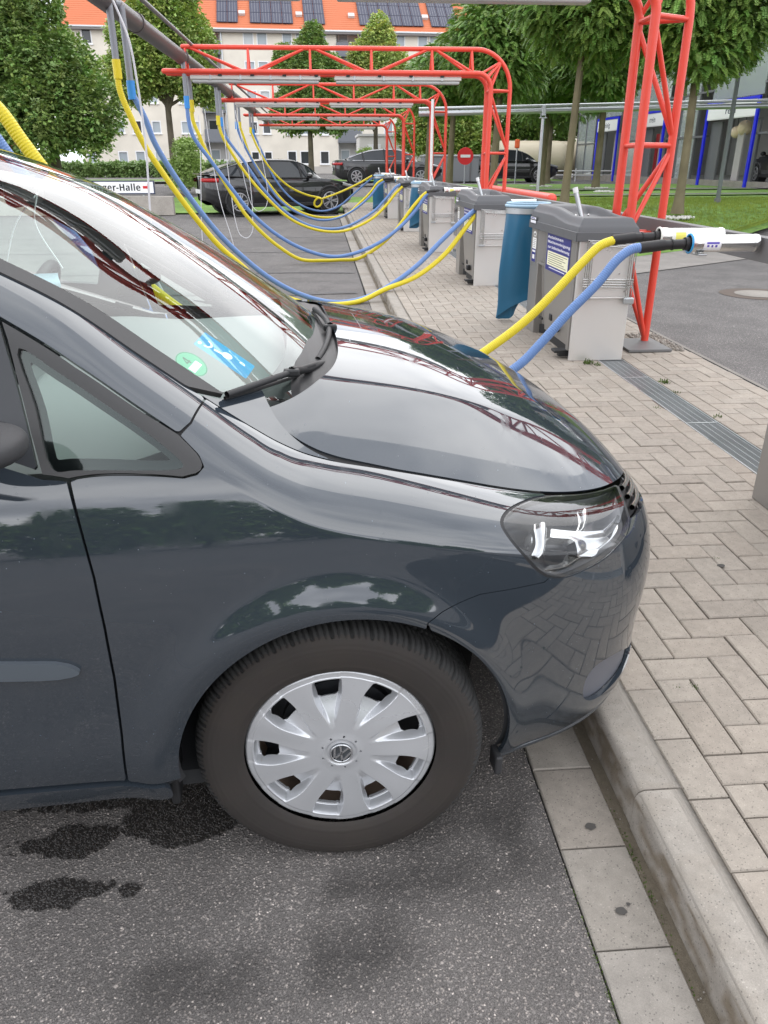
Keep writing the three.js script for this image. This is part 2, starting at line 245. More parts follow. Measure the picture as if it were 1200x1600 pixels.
// ---------------------------------------------------------------- ground, paving, kerb, lawn
const gH = (x, z) => { // height of the land: the car park is level, the lawn on the right and the street beyond lie higher
  const right = 0.62 * smooth(-12.2, -17.5, z) * smooth(2.9, 4.2, x), far = 0.5 * smooth(-27.5, -36, z);
  return Math.max(right, far);
};
{
  const land = new THREE.PlaneGeometry(560, 560, 280, 280); land.rotateX(-Math.PI / 2); const p = land.attributes.position, uv = land.attributes.uv;
  for (let i = 0; i < p.count; i++) { const x = p.getX(i), z = p.getZ(i); const near = (x > -9 && x < 9 && z > -9 && z < 7) ? -.05 : 0; p.setY(i, gH(x, z) * .9 - 0.012 - .03 * smooth(0, .2, gH(x, z)) + near); uv.setXY(i, x, z); } land.computeVertexNormals();
  struct('ground', land, mAsphaltFar);
  // the bay in front of the camera: finer sheet with oil marks and tyre soot worn into it
  const n = 260, bay = new THREE.PlaneGeometry(8.49, 14, n, n); bay.rotateX(-Math.PI / 2); bay.translate(.5005 - 8.49 / 2, 0, -2.0);
  const q = bay.attributes.position, c = new Float32Array(q.count * 3), u2 = bay.attributes.uv, blob = (x, z, cx, cz, a, b) => Math.exp(-Math.pow((x - cx) / a, 2) - Math.pow((z - cz) / b, 2));
  const near = new THREE.PlaneGeometry(2.2, 1.5, 300, 200);
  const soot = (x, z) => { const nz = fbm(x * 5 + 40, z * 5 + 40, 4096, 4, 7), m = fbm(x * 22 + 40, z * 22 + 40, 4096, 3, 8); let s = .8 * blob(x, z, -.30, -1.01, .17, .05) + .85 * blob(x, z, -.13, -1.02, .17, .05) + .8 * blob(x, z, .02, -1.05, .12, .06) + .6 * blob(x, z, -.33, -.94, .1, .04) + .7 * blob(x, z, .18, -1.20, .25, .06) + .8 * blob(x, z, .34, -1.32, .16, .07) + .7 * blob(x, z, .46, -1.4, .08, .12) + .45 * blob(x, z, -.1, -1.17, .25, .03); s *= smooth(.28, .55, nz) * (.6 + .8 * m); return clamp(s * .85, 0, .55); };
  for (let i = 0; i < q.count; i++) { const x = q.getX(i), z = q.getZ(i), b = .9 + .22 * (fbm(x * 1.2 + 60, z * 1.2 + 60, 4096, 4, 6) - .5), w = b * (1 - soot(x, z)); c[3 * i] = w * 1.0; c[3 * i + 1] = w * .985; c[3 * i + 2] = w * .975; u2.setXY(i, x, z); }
  bay.setAttribute('color', new THREE.BufferAttribute(c, 3));
  struct('parking_bay', bay, mAsphalt);
  // wet patches
  const P = [[-.615, -1.365, .075, .042], [-.70, -1.356, .05, .014], [-.64, -1.222, .075, .034], [-.55, -1.232, .05, .016], [-.475, -1.222, .02, .014], [-.38, -1.42, .13, .085], [-.33, -1.52, .12, .12], [-.55, -1.50, .30, .035], [-.25, -1.64, .18, .14], [-.8, -1.58, .5, .05]];
  const wet = (x, z) => { let d = 9; for (const [cx, cz, a, b] of P) { const r = Math.hypot((x - cx) / a, (z - cz) / b); d = Math.min(d, (r - 1) * Math.min(a, b)); } return d + .036 * (fbm(x * 20 + 9, z * 20 + 9, 4096, 4, 19) - .5) + .022 * (fbm(x * 75 + 9, z * 75 + 9, 4096, 2, 23) - .5) - .004; };
  panel.lim = null;
  const wg = panel((x, z) => [x, .004, z], wet, [-1.5, .1, 320], [-1.95, -1.1, 200], { out: -1, lip: 0, uvs: (x, z) => [x, z] });
  struct('wet_patch', wg, mAsphaltWet);
  // faint repair seams across the far car park
  const seams = []; for (const [z, x0, x1] of [[-7.4, -6, .3], [-9.6, -5, .4], [-11.5, -8, .45], [-14.3, -8, .45], [-17.2, -9, .45]]) { const g = new THREE.PlaneGeometry(x1 - x0, .05, 30, 1); g.rotateX(-Math.PI / 2); const s = g.attributes.position; for (let i = 0; i < s.count; i++) s.setZ(i, s.getZ(i) + .05 * Math.sin(s.getX(i) * 3 + z)); g.translate((x0 + x1) / 2, z > -9 ? .004 : -.004, z); seams.push(uvBox(g)); }
  struct('tar_seam', seams, std(lin(0.05, 0.05, 0.052), 0.7));
}
const KH = 0.11, PX = 0.902, PIT = 0.101;
{ // raised pavement: bed, kerb stones, gutter slabs, block paving in herringbone
  const pav = new THREE.Group(); pav.name = numbered('pavement'); scene.add(pav); pav.userData.kind = 'structure';
  struct('bed', box(1.96, .06, 34, 1.86, KH - .009 - .03, -14.5), mJoint, pav);
  const far = struct('under_bed', box(1.9, .06, 34, 1.86, .04, -14.5), mJoint, pav);
  // chamfered block with its own stretch of the concrete texture
  const block = (w, d, hgt = .05, ch = .0035) => { const a = w / 2, b = d / 2, s = new THREE.BufferGeometry(), v = [], quad = (p, q, r, t) => v.push(...p, ...q, ...r, ...p, ...r, ...t); const T = (x, z) => [x, 0, z], M = (x, z) => [x, -ch, z], B = (x, z) => [x, -hgt, z], i = ch; quad(T(-a + i, -b + i), T(-a + i, b - i), T(a - i, b - i), T(a - i, -b + i)); const ring = [[-a, -b], [-a, b], [a, b], [a, -b]], inn = [[-a + i, -b + i], [-a + i, b - i], [a - i, b - i], [a - i, -b + i]]; for (let k = 0; k < 4; k++) { const k2 = (k + 1) % 4; quad(T(...inn[k2]), T(...inn[k]), M(...ring[k]), M(...ring[k2])); quad(M(...ring[k2]), M(...ring[k]), B(...ring[k]), B(...ring[k2])); } s.setAttribute('position', new THREE.Float32BufferAttribute(v, 3)); s.computeVertexNormals(); return uvBox(s); };
  const variants = (w, d, n, h, ch) => Array.from({ length: n }, () => { const g = block(w, d, h, ch), ox = rnd() * 7, oy = rnd() * 7, u = g.attributes.uv; for (let i = 0; i < u.count; i++) u.setXY(i, u.getX(i) + ox, u.getY(i) + oy); return g; });
  const j = .0042, full = variants(2 * PIT - j, PIT - j, 12), fullT = variants(PIT - j, 2 * PIT - j, 12), half = variants(PIT - j, PIT - j, 6);
  const list = []; // [geometry, x, z, material]
  const mat = () => mPavers[Math.floor(rnd() * mPavers.length)], pick = (a) => a[Math.floor(rnd() * a.length)];
  const rowStretch = (x, z0, z1, ph) => { for (let z = z0 + ph; z > z1; z -= 2 * PIT) list.push([pick(fullT), x + PIT / 2, z - PIT, mat()]); };
  const Z0 = -1.687 + 2 * PIT * 11;
  rowStretch(.802, Z0, -31, 0);
  const herring = (xa, cols, i0, z0) => {
    const rows = 300; const used = new Set();
    for (let jz = 0; jz < rows; jz++) for (let i = 0; i < cols; i++) {
      if (used.has(i + '_' + jz)) continue; const k = (((i + i0 - jz) % 4) + 4) % 4, x = xa + i * PIT, z = z0 - jz * PIT; // going away from the camera
      if (z < -31) continue;
      if (k === 0 && i + 1 < cols) { list.push([pick(full), x + PIT, z - PIT / 2, mat()]); used.add((i + 1) + '_' + jz); }
      else if (k === 3) { list.push([pick(fullT), x + PIT / 2, z - PIT, mat()]); used.add(i + '_' + (jz + 1)); }
      else list.push([pick(half), x + PIT / 2, z - PIT / 2, mat()]);
    }
  };
  // phase: one block lies across with its corner at x 1.292, z -2.531
  const zc = -2.531 + PIT * 20, xi = PX; herring(xi, 10, 4 * 5 + 0 - 4 + 20, zc);
  rowStretch(xi + 10 * PIT, Z0, -31, .06);
  rowStretch(2.205, Z0, -31, .1); herring(2.205 + PIT, 4, 1, zc); rowStretch(2.205 + 5 * PIT, Z0, -31, .02);
  const cam = V(.9, 0, -1.6), vis = ([, x, z]) => z < -.55 && !(x > 1.74 && x < 2.2 && z < -5.4 && z > -6.7);
  list.forEach((b) => { b[4] = Math.hypot(b[1] - .5, b[2]) + (vis(b) ? 0 : 50) + (b[1] < 1.0 && b[2] < -1.75 && b[2] > -3.4 ? 20 : 0); b[5] = rr(-.0022, .0022); b[6] = [rr(-.006, .006), rr(-.006, .006)]; }); list.sort((a, b) => a[4] - b[4]);
  const rest = new Map();
  list.forEach(([g, x, z, m, , dy, t], k) => {
    if (k < 300) { const s = struct('paver', g, m, pav); s.position.set(x, KH + dy, z); s.rotation.set(t[0], 0, t[1]); }
    else { const q = g.clone(); q.rotateX(t[0]); q.rotateZ(t[1]); q.translate(x, KH + dy, z); if (!rest.has(m)) rest.set(m, []); rest.get(m).push(q); }
  });
  for (const [m, gs] of rest) struct('paver', gs, m, pav).userData.kind = 'stuff';
  // drain channel with a steel mesh cover
  const dr = thing('drain_channel', 'galvanised steel mesh drain running along the paving beside the machines', 'drain', [2.098, KH, -14.5]);
  part('channel', [box(.19, .01, 34, 0, -.06, 0), box(.006, .06, 34, -.095, -.032, 0), box(.006, .06, 34, .095, -.032, 0)], conc(lin(.5, .48, .45)), dr);
  const bars = []; for (let k = 0; k < 5; k++) bars.push(box(.0035, .016, 34, -.082 + k * .041, -.011, 0)); part('long_bar', bars, mGalv, dr).userData.kind = 'stuff';
  const cross = []; for (let z = 16.6; z > -16.8; z -= (z > 3 ? .0135 : .03)) if (z < 13.9) cross.push(box(.176, .012, .003, 0, -.0085, z)); part('cross_bar', cross, mGalv, dr).userData.kind = 'stuff';
  const lipM = std(lin(0.10, 0.055, 0.035), 0.9); part('channel_edge', [box(.006, .012, 34, -.093, -.004, 0), box(.006, .012, 34, .093, -.004, 0)], mGalv, dr); part('rusty_edge', box(.007, .02, 34, -.1, -.012, 0), lipM, dr);
  for (let z = 13.5; z > -16; z -= 1.0) part('cover_joint', box(.178, .014, .014, 0, -.006, z), mGalv, dr);
  // kerb stones with a rounded, weathered edge
  const kerb = new THREE.Group(); kerb.name = numbered('kerb'); scene.add(kerb); kerb.userData.kind = 'structure';
  const sec = []; for (let q = -.08; q < .083; q += .018) sec.push([.691 + .004 * (q + .08), q]); for (let a = 0; a <= 8; a++) { const t = a / 8 * Math.PI / 2; sec.push([.691 + .024 * (1 - Math.cos(t)), .085 + .0245 * Math.sin(t)]); } sec.push([.75, KH], [.775, KH], [.8, KH]); sec.push([.8, -.08]);
  const kz = (L, s) => { const nz = 90, g = gridSurf((t, k) => { const q = sec[Math.round(k)], z = -t * L; const chip = (Math.round(k) > 9 && Math.round(k) < 17) ? .0016 * (fbm(z * 24 + s * 7, 5, 4096, 3, 61) - .5) - .004 * smooth(.68, .85, fbm(z * 14 + s * 3, 3, 4096, 3, 62)) : 0; return [q[0] - chip * .3, q[1] + chip, z]; }, range(0, 1, nz), range(0, sec.length - 1, sec.length - 1), true); const e1 = new THREE.ShapeGeometry(new THREE.Shape(sec.map((p) => new THREE.Vector2(...p)))); const e2 = e1.clone(); e2.translate(0, 0, -L); const o = uvBox(merge([g, e1, e2])), q = o.attributes.position, c = new Float32Array(q.count * 3); for (let i = 0; i < q.count; i++) { const y = q.getY(i), z = q.getZ(i), x = q.getX(i); const n = fbm(z * 16 + s * 9 + 40, y * 40 + 60, 4096, 4, 67), w = y < .092 ? smooth(.38, .62, n) * .62 : .12 * smooth(.5, .7, fbm(z * 20 + s * 4 + 20, x * 30 + 20, 4096, 3, 68)); c[3 * i] = 1 - w * .62; c[3 * i + 1] = 1 - w * .72; c[3 * i + 2] = 1 - w * .86; } o.setAttribute('color', new THREE.BufferAttribute(c, 3)); return o; };
  const mKerbs = [mKerb, conc(lin(.72, .695, .66), { vertexColors: true }), conc(lin(.79, .765, .73), { vertexColors: true })].map((m) => { m.side = THREE.DoubleSide; return m; }), ks = [0, 1, 2, 3].map((s) => kz(.994, s));
  for (let k = 0; k < 34; k++) { const s = struct('kerb_stone', ks[k % 4], mKerbs[(k * 7 + 1) % 3], kerb); s.position.set(rr(-.0015, .0015), rr(-.002, .002), -1.318 + 2 - k); }
  // gutter slabs, mortar strip
  const gut = new THREE.Group(); gut.name = numbered('gutter'); scene.add(gut); gut.userData.kind = 'structure';
  const gs = variants(.1535, .2485, 10, .06, .003);
  for (let k = 0; k < 124; k++) { const s = struct('gutter_slab', gs[k % 10], mGutter[Math.floor(rnd() * 3)], gut); s.position.set(.5815, .006 + rr(-.0015, .0015), -1.507 + .252 * 7.5 - k * .252 ); }
  struct('gutter_bed', box(.22, .04, 33, .60, -.026, -14.4), mJoint, gut);
  const strip = new THREE.PlaneGeometry(.036, 4.2, 6, 300); strip.rotateX(-Math.PI / 2); strip.translate(.675, -.001, -1.9); const sp = strip.attributes.position; for (let i = 0; i < sp.count; i++) sp.setY(i, -.002 + .008 * (fbm(sp.getX(i) * 60, sp.getZ(i) * 25 + 50, 4096, 3, 64) - .5)); strip.computeVertexNormals();
  struct('mortar_strip', uvBox(strip), mDirt, gut); struct('mortar_strip', box(.036, .01, 28, .675, -.004, -18), mDirt, gut);
  // moss, crumbs and weeds
  const moss = [], blade = (x, y, z, h, w, a, lean) => { const g = new THREE.PlaneGeometry(w, h, 1, 2); g.translate(0, h / 2, 0); g.rotateX(lean); g.rotateY(a); g.translate(x, y, z); return g; };
  for (let k = 0; k < 420; k++) { const near = rnd() < .6, x = near ? .500 + rr(-.004, .004) : .662 + rr(-.004, .012), z = near ? -.92 + Math.pow(rnd(), 1.6) * .3 * (rnd() < .5 ? -1 : .3) : -1.2 + rr(-.35, .4) * rnd(); moss.push(blade(x, -.003, z, rr(.002, .006), .003, rnd() * 6, rr(-1.0, 1.0))); }
  for (const [x, z, n, s] of [[1.0, -1.687, 26, .012], [.95, -1.69, 20, .01], [.9, -.995, 14, .014], [.905, -1.03, 10, .012], [1.90, -5.42, 50, .04], [1.95, -5.36, 26, .03], [2.24, -4.85, 44, .034], [2.215, -4.6, 14, .025], [2.23, -4.1, 18, .03], [1.42, -2.43, 10, .012], [1.96, -4.3, 12, .02]]) for (let k = 0; k < n; k++) moss.push(blade(x + rr(-.5, .5) * s * 1.6, KH - .006, z + rr(-.5, .5) * s * 2, rr(.4, 1) * s, s * .14 + .001, rnd() * 6, rr(-1.1, 1.1)));
  for (let k = 0; k < 420; k++) moss.push(blade(rr(2.3, 2.75), KH - .006, rr(-6.3, -3.2), rr(.002, .006), .003, rnd() * 6, rr(-1, 1)));
  tag(single('weeds', merge(moss), std(lin(0.075, 0.115, 0.022), 0.9, 0, { side: THREE.DoubleSide }), 'tiny green moss and weeds in the paving joints'), null, 'weeds', null, 'stuff');
  const crumbs = []; for (let k = 0; k < 110; k++) { const g = new THREE.IcosahedronGeometry(rr(.001, .0026), 0); const e = rnd(); g.translate(e < .6 ? .497 + rr(-.006, .004) : e < .8 ? .672 + rr(-.012, .012) : rr(-.7, .48), .003, -1.4 + rr(-.4, .75)); crumbs.push(g); }
  for (let k = 0; k < 260; k++) { const g = new THREE.IcosahedronGeometry(rr(.006, .016), 0); g.translate(2.66 + rr(-.12, .14), KH + .004, -6.05 + rr(-.35, .3)); crumbs.push(g); }
  tag(single('gravel', merge(crumbs), std(lin(0.26, 0.235, 0.205), 0.95), 'loose pale grit along the gutter edge and by the red post foot'), null, 'gravel', null, 'stuff');
  const spots = []; for (const [x, y, z, r] of [[.593, .0095, -1.312, .011], [.585, .0095, -1.085, .010], [.606, .0095, -1.10, .004], [1.41, KH + .003, -2.36, .012]]) { const s = new THREE.CircleGeometry(r, 14); const p = s.attributes.position; for (let i = 1; i < p.count; i++) { const f = .8 + .35 * hash(i % 14, 3, x * 100 | 0); p.setX(i, p.getX(i) * f * 1.2); p.setY(i, p.getY(i) * f); } s.rotateX(-Math.PI / 2); s.translate(x, y, z); spots.push(s); }
  tag(single('gum_spot', merge(spots), std(lin(0.06, 0.055, 0.05), 0.8), 'dark flattened chewing gum spots on the pale slabs'), null, 'gum', null, 'stuff');
}
{ // road on the right, its far pavement, lawn
  const road = new THREE.PlaneGeometry(9.1, 22, 40, 80); road.rotateX(-Math.PI / 2); road.translate(2.862 + 9.1 / 2, .094, -1.6); uvBox(road); struct('road', uvBox(road), mAsphaltFar);
  const quad = (pts, y) => { const g = new THREE.ShapeGeometry(new THREE.Shape(pts.map(([x, z]) => new THREE.Vector2(x, -z)))); g.rotateX(-Math.PI / 2); g.translate(0, y, 0); return uvBox(g); };
  struct('far_pavement', quad([[3.2, -9.65], [12, -15.4], [12, -17.4], [3.2, -10.95]], .104), conc(lin(.6, .59, .59)));
  struct('road_edge', (() => { const g = quad([[2.84, -2.5], [2.875, -2.5], [2.875, -12.6], [2.84, -12.6]], .1); return g; })(), conc(lin(.55, .54, .53)));
  // lawn follows the rise
  const lawn = new THREE.PlaneGeometry(20, 22, 80, 90); lawn.rotateX(-Math.PI / 2); lawn.translate(13.05, 0, -21.6); const p = lawn.attributes.position; for (let i = 0; i < p.count; i++) { const x = p.getX(i), zf = -11.0 - (x - 3.2) * .735, z = zf + (p.getZ(i) + 10.6) / 22 * (32.6 + zf); p.setZ(i, z); p.setY(i, Math.max(.098, gH(x, z) * .985 + .012) + .02 * (fbm(x * 1.5 + 50, z * 1.5 + 90, 4096, 3, 65) - .5)); } lawn.computeVertexNormals(); struct('lawn', uvBox(lawn), mGrass);
  for (const [z0, z1] of [[-20.2, -20.9], [-24.2, -25.1]]) { const g = quad([[3.05, z0], [14.4, z0 - 1.5], [14.4, z1 - 1.5], [3.05, z1]], .665); struct('path', g, mAsphaltFar); }
  // short blades over the lawn that shows
  const bl = new THREE.BufferGeometry(); bl.setAttribute('position', new THREE.Float32BufferAttribute([-.012, 0, 0, .012, 0, 0, .004, .055, .01, .02, 0, .015, .034, 0, .005, .04, .045, -.01, -.03, 0, -.01, -.016, 0, -.014, -.03, .05, -.03], 3)); bl.computeVertexNormals();
  const N = 26000, im = new THREE.InstancedMesh(bl, std(lin(0.18, 0.25, 0.06), 0.9, 0, { side: THREE.DoubleSide }), N), M = new THREE.Matrix4(), Q = new THREE.Quaternion(), col = new THREE.Color();
  for (let k = 0; k < N; k++) { const x = rr(3.6, 14), z = Math.min(rr(-11.2, -20), -11.3 - (x - 3.2) * .735); Q.setFromAxisAngle(V(0, 1, 0), rnd() * 6.3); const s = rr(.6, 1.3); M.compose(V(x, Math.max(.098, gH(x, z) * .985 + .012) - .01, z), Q, V(s, s, s)); im.setMatrixAt(k, M); const t = fbm(x * 1.4, z * 1.4 + 60, 4096, 3, 66); im.setColorAt(k, col.setRGB(.8 + .7 * t, .85 + .5 * t, .6 + .3 * t)); }
  im.name = numbered('grass'); im.receiveShadow = true; scene.add(im); tag(im, 'mown green grass on the sloping lawn to the right', 'grass', null, 'stuff');
  // verge on the far left behind the white wall
  const v = new THREE.PlaneGeometry(26, 6, 20, 12); v.rotateX(-Math.PI / 2); v.translate(-9, 0, -28.2); const vp = v.attributes.position; for (let i = 0; i < vp.count; i++) vp.setY(i, gH(vp.getX(i), vp.getZ(i)) + .03); v.computeVertexNormals(); struct('verge', uvBox(v), mGrass);
  const v2 = new THREE.PlaneGeometry(34, 4.5, 20, 4); v2.rotateX(-Math.PI / 2); v2.translate(-4, .53, -45); struct('verge', uvBox(v2), mGrass);
  // manhole in the road
  const mh = thing('manhole_cover', 'round manhole cover with a pale concrete centre in the road on the right', 'manhole', [4.86, .098, -8.5]);
  const ringG = new THREE.RingGeometry(.26, .42, 40); ringG.rotateX(-Math.PI / 2); part('iron_ring', ringG, std(lin(0.10, 0.075, 0.06), 0.8), mh); const lid = new THREE.CircleGeometry(.26, 40); lid.rotateX(-Math.PI / 2); lid.translate(0, .003, 0); part('lid', uvBox(lid), conc(lin(.65,.64,.62)), mh);
}
// ---------------------------------------------------------------- buildings, trees, cars and small things beyond the wash
// --- foliage
function leafSpray(kind) { // a small twig of leaf blades, about 0.3 m long
  const P = [], I = [], add = (c, d, n, L, w) => { const s = d.clone().cross(n).normalize().multiplyScalar(w), b = P.length / 3, tip = c.clone().addScaledVector(d, L), mid = c.clone().addScaledVector(d, L * .45); for (const p of [c, mid.clone().add(s).addScaledVector(n, -w * .35), tip, mid.clone().sub(s).addScaledVector(n, -w * .35)]) P.push(p.x, p.y, p.z); I.push(b, b + 1, b + 2, b, b + 2, b + 3); };
  if (kind === 'feather') for (let k = 0; k < 9; k++) { const t = k / 8, c = V(t * .26, .02 - .10 * t * t, 0); for (const s of [-1, 1]) add(c, V(.45, -.10 - .25 * rnd(), s * (.9 + .2 * rnd())).normalize(), V(rr(-.3, .3), 1, rr(-.3, .3)).normalize(), .085 * (1 - .35 * t), .030); }
  else for (let k = 0; k < 11; k++) { const a = rnd() * 6.28, e = rr(-.6, .5), c = V(rr(-.11, .11), rr(-.10, .10), rr(-.11, .11)), d = V(Math.cos(a) * Math.cos(e), Math.sin(e) - .25, Math.sin(a) * Math.cos(e)).normalize(); add(c, d, V(rr(-.5, .5), 1, rr(-.5, .5)).normalize(), rr(.09, .14), rr(.035, .055)); }
  const g = new THREE.BufferGeometry(); g.setAttribute('position', new THREE.Float32BufferAttribute(P, 3)); g.setIndex(I); const q = g.toNonIndexed(); q.computeVertexNormals(); return q;
}
const sprays = { feather: [leafSpray('feather'), leafSpray('feather')], broad: [leafSpray('broad'), leafSpray('broad')] };
const bark = tex(256, (x, y) => { const v = .55 + .5 * fbm(x * 12, y * 3, 3 * 4, 4, 131); return [v, v, v]; });
const mBark = std(lin(0.15, 0.125, 0.09), .95, 0, { map: bark, bumpMap: bark, bumpScale: .01 }), mBarkMoss = std(lin(0.20, 0.17, 0.10), .95, 0, { map: bark, bumpMap: bark, bumpScale: .008 });
const leafM = (c) => phys(c, .62, 0, { side: THREE.DoubleSide, transmission: .35, thickness: 0 });
const mLeaf = { dark: leafM(lin(.175, .32, .06)), mid: leafM(lin(.20, .32, .085)), pale: leafM(lin(.40, .50, .16)), light: leafM(lin(.32, .44, .12)) };
function tree(name, label, group, [x, y, z], trunkH, r0, blobs, kind, mat, n, size, mBk = mBark, lean = 0) {
  const t = thing(name, label, 'tree', [x, y, z], 0, group);
  const top = [lean, trunkH, 0], segs = [tube([[0, -.1, 0], [lean * .3, trunkH * .4, .02], top], r0, 12, 20)];
  { const p = segs[0].attributes.position; for (let i = 0; i < p.count; i++) { const f = 1 + .35 * Math.exp(-p.getY(i) / .22) - .28 * clamp(p.getY(i) / trunkH, 0, 1); const cx = lean * p.getY(i) / trunkH; p.setX(i, cx + (p.getX(i) - cx) * f); p.setZ(i, p.getZ(i) * f); } segs[0].computeVertexNormals(); }
  const limbs = []; blobs.forEach(([bx, by, bz, br], i) => { const k = i % 2 ? .8 : 1; limbs.push(rod([lean * .95, trunkH * (.80 + .18 * (i % 3) / 3), 0], [bx * .75 * k + lean * .25, by, bz * .75 * k], r0 * .5, 7, r0 * .14)); for (let q = 0; q < 3; q++) limbs.push(rod([bx * .5, lerp(trunkH, by, .6), bz * .5], [bx + rr(-.6, .6) * br, by + rr(-.3, .6) * br, bz + rr(-.6, .6) * br], r0 * .2, 5, r0 * .06)); });
  part('trunk', segs, mBk, t); part('limb', limbs, mBk, t);
  const tot = blobs.reduce((a, b) => a + b[3] ** 2 * (b[4] ?? 1), 0), M = new THREE.Matrix4(), Q = new THREE.Quaternion(), E = new THREE.Euler(), col = new THREE.Color();
  sprays[kind].forEach((g, gi) => {
    const list = []; blobs.forEach(([bx, by, bz, br, sy = 1], bi) => { const m = Math.round(n / 2 * br * br * sy / tot); for (let k = 0; k < m; k++) { const u = rnd() * 2 - 1, a = rnd() * 6.283, s = Math.sqrt(1 - u * u), nx = s * Math.cos(a), nz = s * Math.sin(a), lump = .80 + .34 * fbm(nx * 2.6 + bi * 9 + 20, u * 2.6 + nz * 2.2 + 20, 4096, 3, 141); const rad = br * lump * (rnd() < .72 ? rr(.86, 1.04) : Math.cbrt(rr(.05, .8))); list.push([bx + nx * rad, by + u * rad * sy, bz + nz * rad, a, u, br]); } });
    const im = new THREE.InstancedMesh(g, mat, list.length); list.forEach(([px, py, pz, a, u], k) => { E.set(rr(-.5, .5), -a + rr(-.7, .7), rr(-.5, .4) - .12 + u * .4, 'YXZ'); Q.setFromEuler(E); const s = size * rr(.7, 1.25); M.compose(V(px, py, pz), Q, V(s, s, s)); im.setMatrixAt(k, M); const v = .72 + .62 * rnd(), w = rr(.85, 1.25); im.setColorAt(k, col.setRGB(v * w, v, v * .8)); });
    im.name = 'crown'; im.userData.kind = 'stuff'; im.castShadow = im.receiveShadow = true; t.add(im);
  });
  return t;
}
const blobsAround = (cx, cy, cz, R, n, rs, flat = 1, s0 = 1) => { const o = [[cx, cy, cz, R * .82, flat]]; for (let i = 0; i < n; i++) { const a = i * 2.399 + s0, u = 1 - 2 * (i + .5) / n, q = Math.sqrt(1 - u * u); o.push([cx + R * .62 * q * Math.cos(a), cy + R * .62 * u * flat, cz + R * .62 * q * Math.sin(a), R * rr(rs * .85, rs * 1.1), flat]); } return o; };
{
  // left group of maples
  tree('maple_tree', 'large dense tree at the top left, in front of the brick house', null, [-8.1, .1, -26.6], 2.4, .2, [[0, 3.4, 0, 1.6], [1.25, 2.9, .3, 1.05], [-1.2, 3.2, .2, 1.3], [-.2, 2.5, .8, 1.2], [-.3, 4.6, 0, 1.2], [.8, 3.8, .2, .95], [-1.6, 4.5, 0, 1.2], [-1.6, 5.8, -.2, 1.1], [-2.8, 4.0, .2, 1.5], [-2.9, 6.0, 0, 1.4], [1.2, 2.2, .5, .7], [-.2, 5.8, 0, 1.1], [-1.2, 6.9, 0, 1.2]], 'broad', mLeaf.mid, 7600, 1.15);
  tree('maple_tree', 'slender-trunked light green tree behind the first yellow drop pipe', null, [-6.3, .5, -37], 3.3, .16, [[-.3, 5.0, 0, 1.5], [1.1, 4.3, .3, 1.1], [-1.3, 4.2, .2, 1.1], [.1, 6.3, 0, 1.4], [-1.0, 5.6, 0, 1.1], [1.1, 5.4, .2, 1.1], [.5, 7.4, 0, 1.1], [-.1, 8.1, 0, .9], [1.7, 3.7, 0, .7]], 'broad', mLeaf.light, 6000, 1.25);
  tree('maple_tree', 'round green street tree in front of the white building, above the middle dark car', null, [-.5, .5, -48.2], 3.2, .17, [[.2, 3.9, 0, 1.7, .8], [-1.0, 3.5, 0, 1.1], [1.5, 3.4, .2, 1.0], [.1, 5.2, 0, 1.3], [-.9, 5.5, .1, 1.0], [.9, 5.4, 0, 1.0], [.2, 6.3, 0, .9], [.3, 7.1, 0, .55], [-1.3, 6.2, 0, .45]], 'broad', mLeaf.mid, 6500, 1.35);
  tree('maple_tree', 'pale yellow-green tree behind the middle of the gantry arm', null, [3.3, .5, -50], 3.0, .16, [[0, 4.6, 0, 1.4], [-1.0, 4.9, 0, 1.1], [1.1, 4.6, .1, 1.2], [.2, 6.0, 0, 1.3], [-.6, 6.3, 0, .9], [.9, 5.9, 0, .95], [.2, 7.2, 0, .85], [.2, 7.9, 0, .5], [1.9, 5.0, 0, .8], [-.9, 3.4, 0, .6]], 'broad', mLeaf.pale, 6000, 1.3);
  for (const [x, y, z, s, l] of [[-5.1, .4, -33, .8, 'loose green shrub left of the black crossover, by the wall'], [2.5, .45, -47, .7, 'light green bush between the two dark cars']]) { const b = thing('shrub', l, 'shrub', [x, y, z]); const im = new THREE.InstancedMesh(sprays.broad[0], mLeaf.light, 420), M = new THREE.Matrix4(), Q = new THREE.Quaternion(), E = new THREE.Euler(); for (let k = 0; k < 420; k++) { E.set(rr(-1, 1), rr(0, 6), rr(-1, 1)); Q.setFromEuler(E); const a = rnd() * 6.3, r = Math.sqrt(rnd()) * s, h = rnd(); M.compose(V(Math.cos(a) * r * (1 - h * .5), .15 + h * 2.1 * s, Math.sin(a) * r), Q, V(1, 1, 1)); im.setMatrixAt(k, M); } im.name = 'foliage'; im.userData.kind = 'stuff'; im.castShadow = true; b.add(im); part('stem', [rod([0, 0, 0], [.1, 1.2, 0], .03, 6), rod([0, 0, 0], [-.25, 1.1, .1], .025, 6)], mBark, b); }
  // clipped globe trees on the lawn
  const G = 'globe-crowned trees on the lawn';
  const globe = (l, p, th, r0, cy, R, n, lean, rs = .5, mat = mLeaf.dark) => tree('globe_tree', l, G, p, cy - R * .35, r0, blobsAround(lean, cy, 0, R, 12, rs, .9, p[0]), 'feather', mat, Math.round(n * 1.3), .80 * Math.max(.85, R / 1.9), mBarkMoss, lean);
  globe('globe tree with a leaning trunk just left of the nearest red post', [4.98, .62, -16.7], 2.1, .085, 3.75, 1.35, 7600, .12);
  globe('globe tree to the right of the nearest red post', [6.93, .62, -15.6], 1.75, .085, 3.45, 1.36, 7600, -.05);
  globe('globe tree at the top right corner of the view', [11.4, .62, -16.0], 2.4, .15, 5.3, 2.9, 9000, 0, .5, mLeaf.mid);
  globe('globe tree with its trunk just left of the second red post', [4.25, .62, -27.5], 2.2, .11, 3.3, 1.15, 4200, .1);
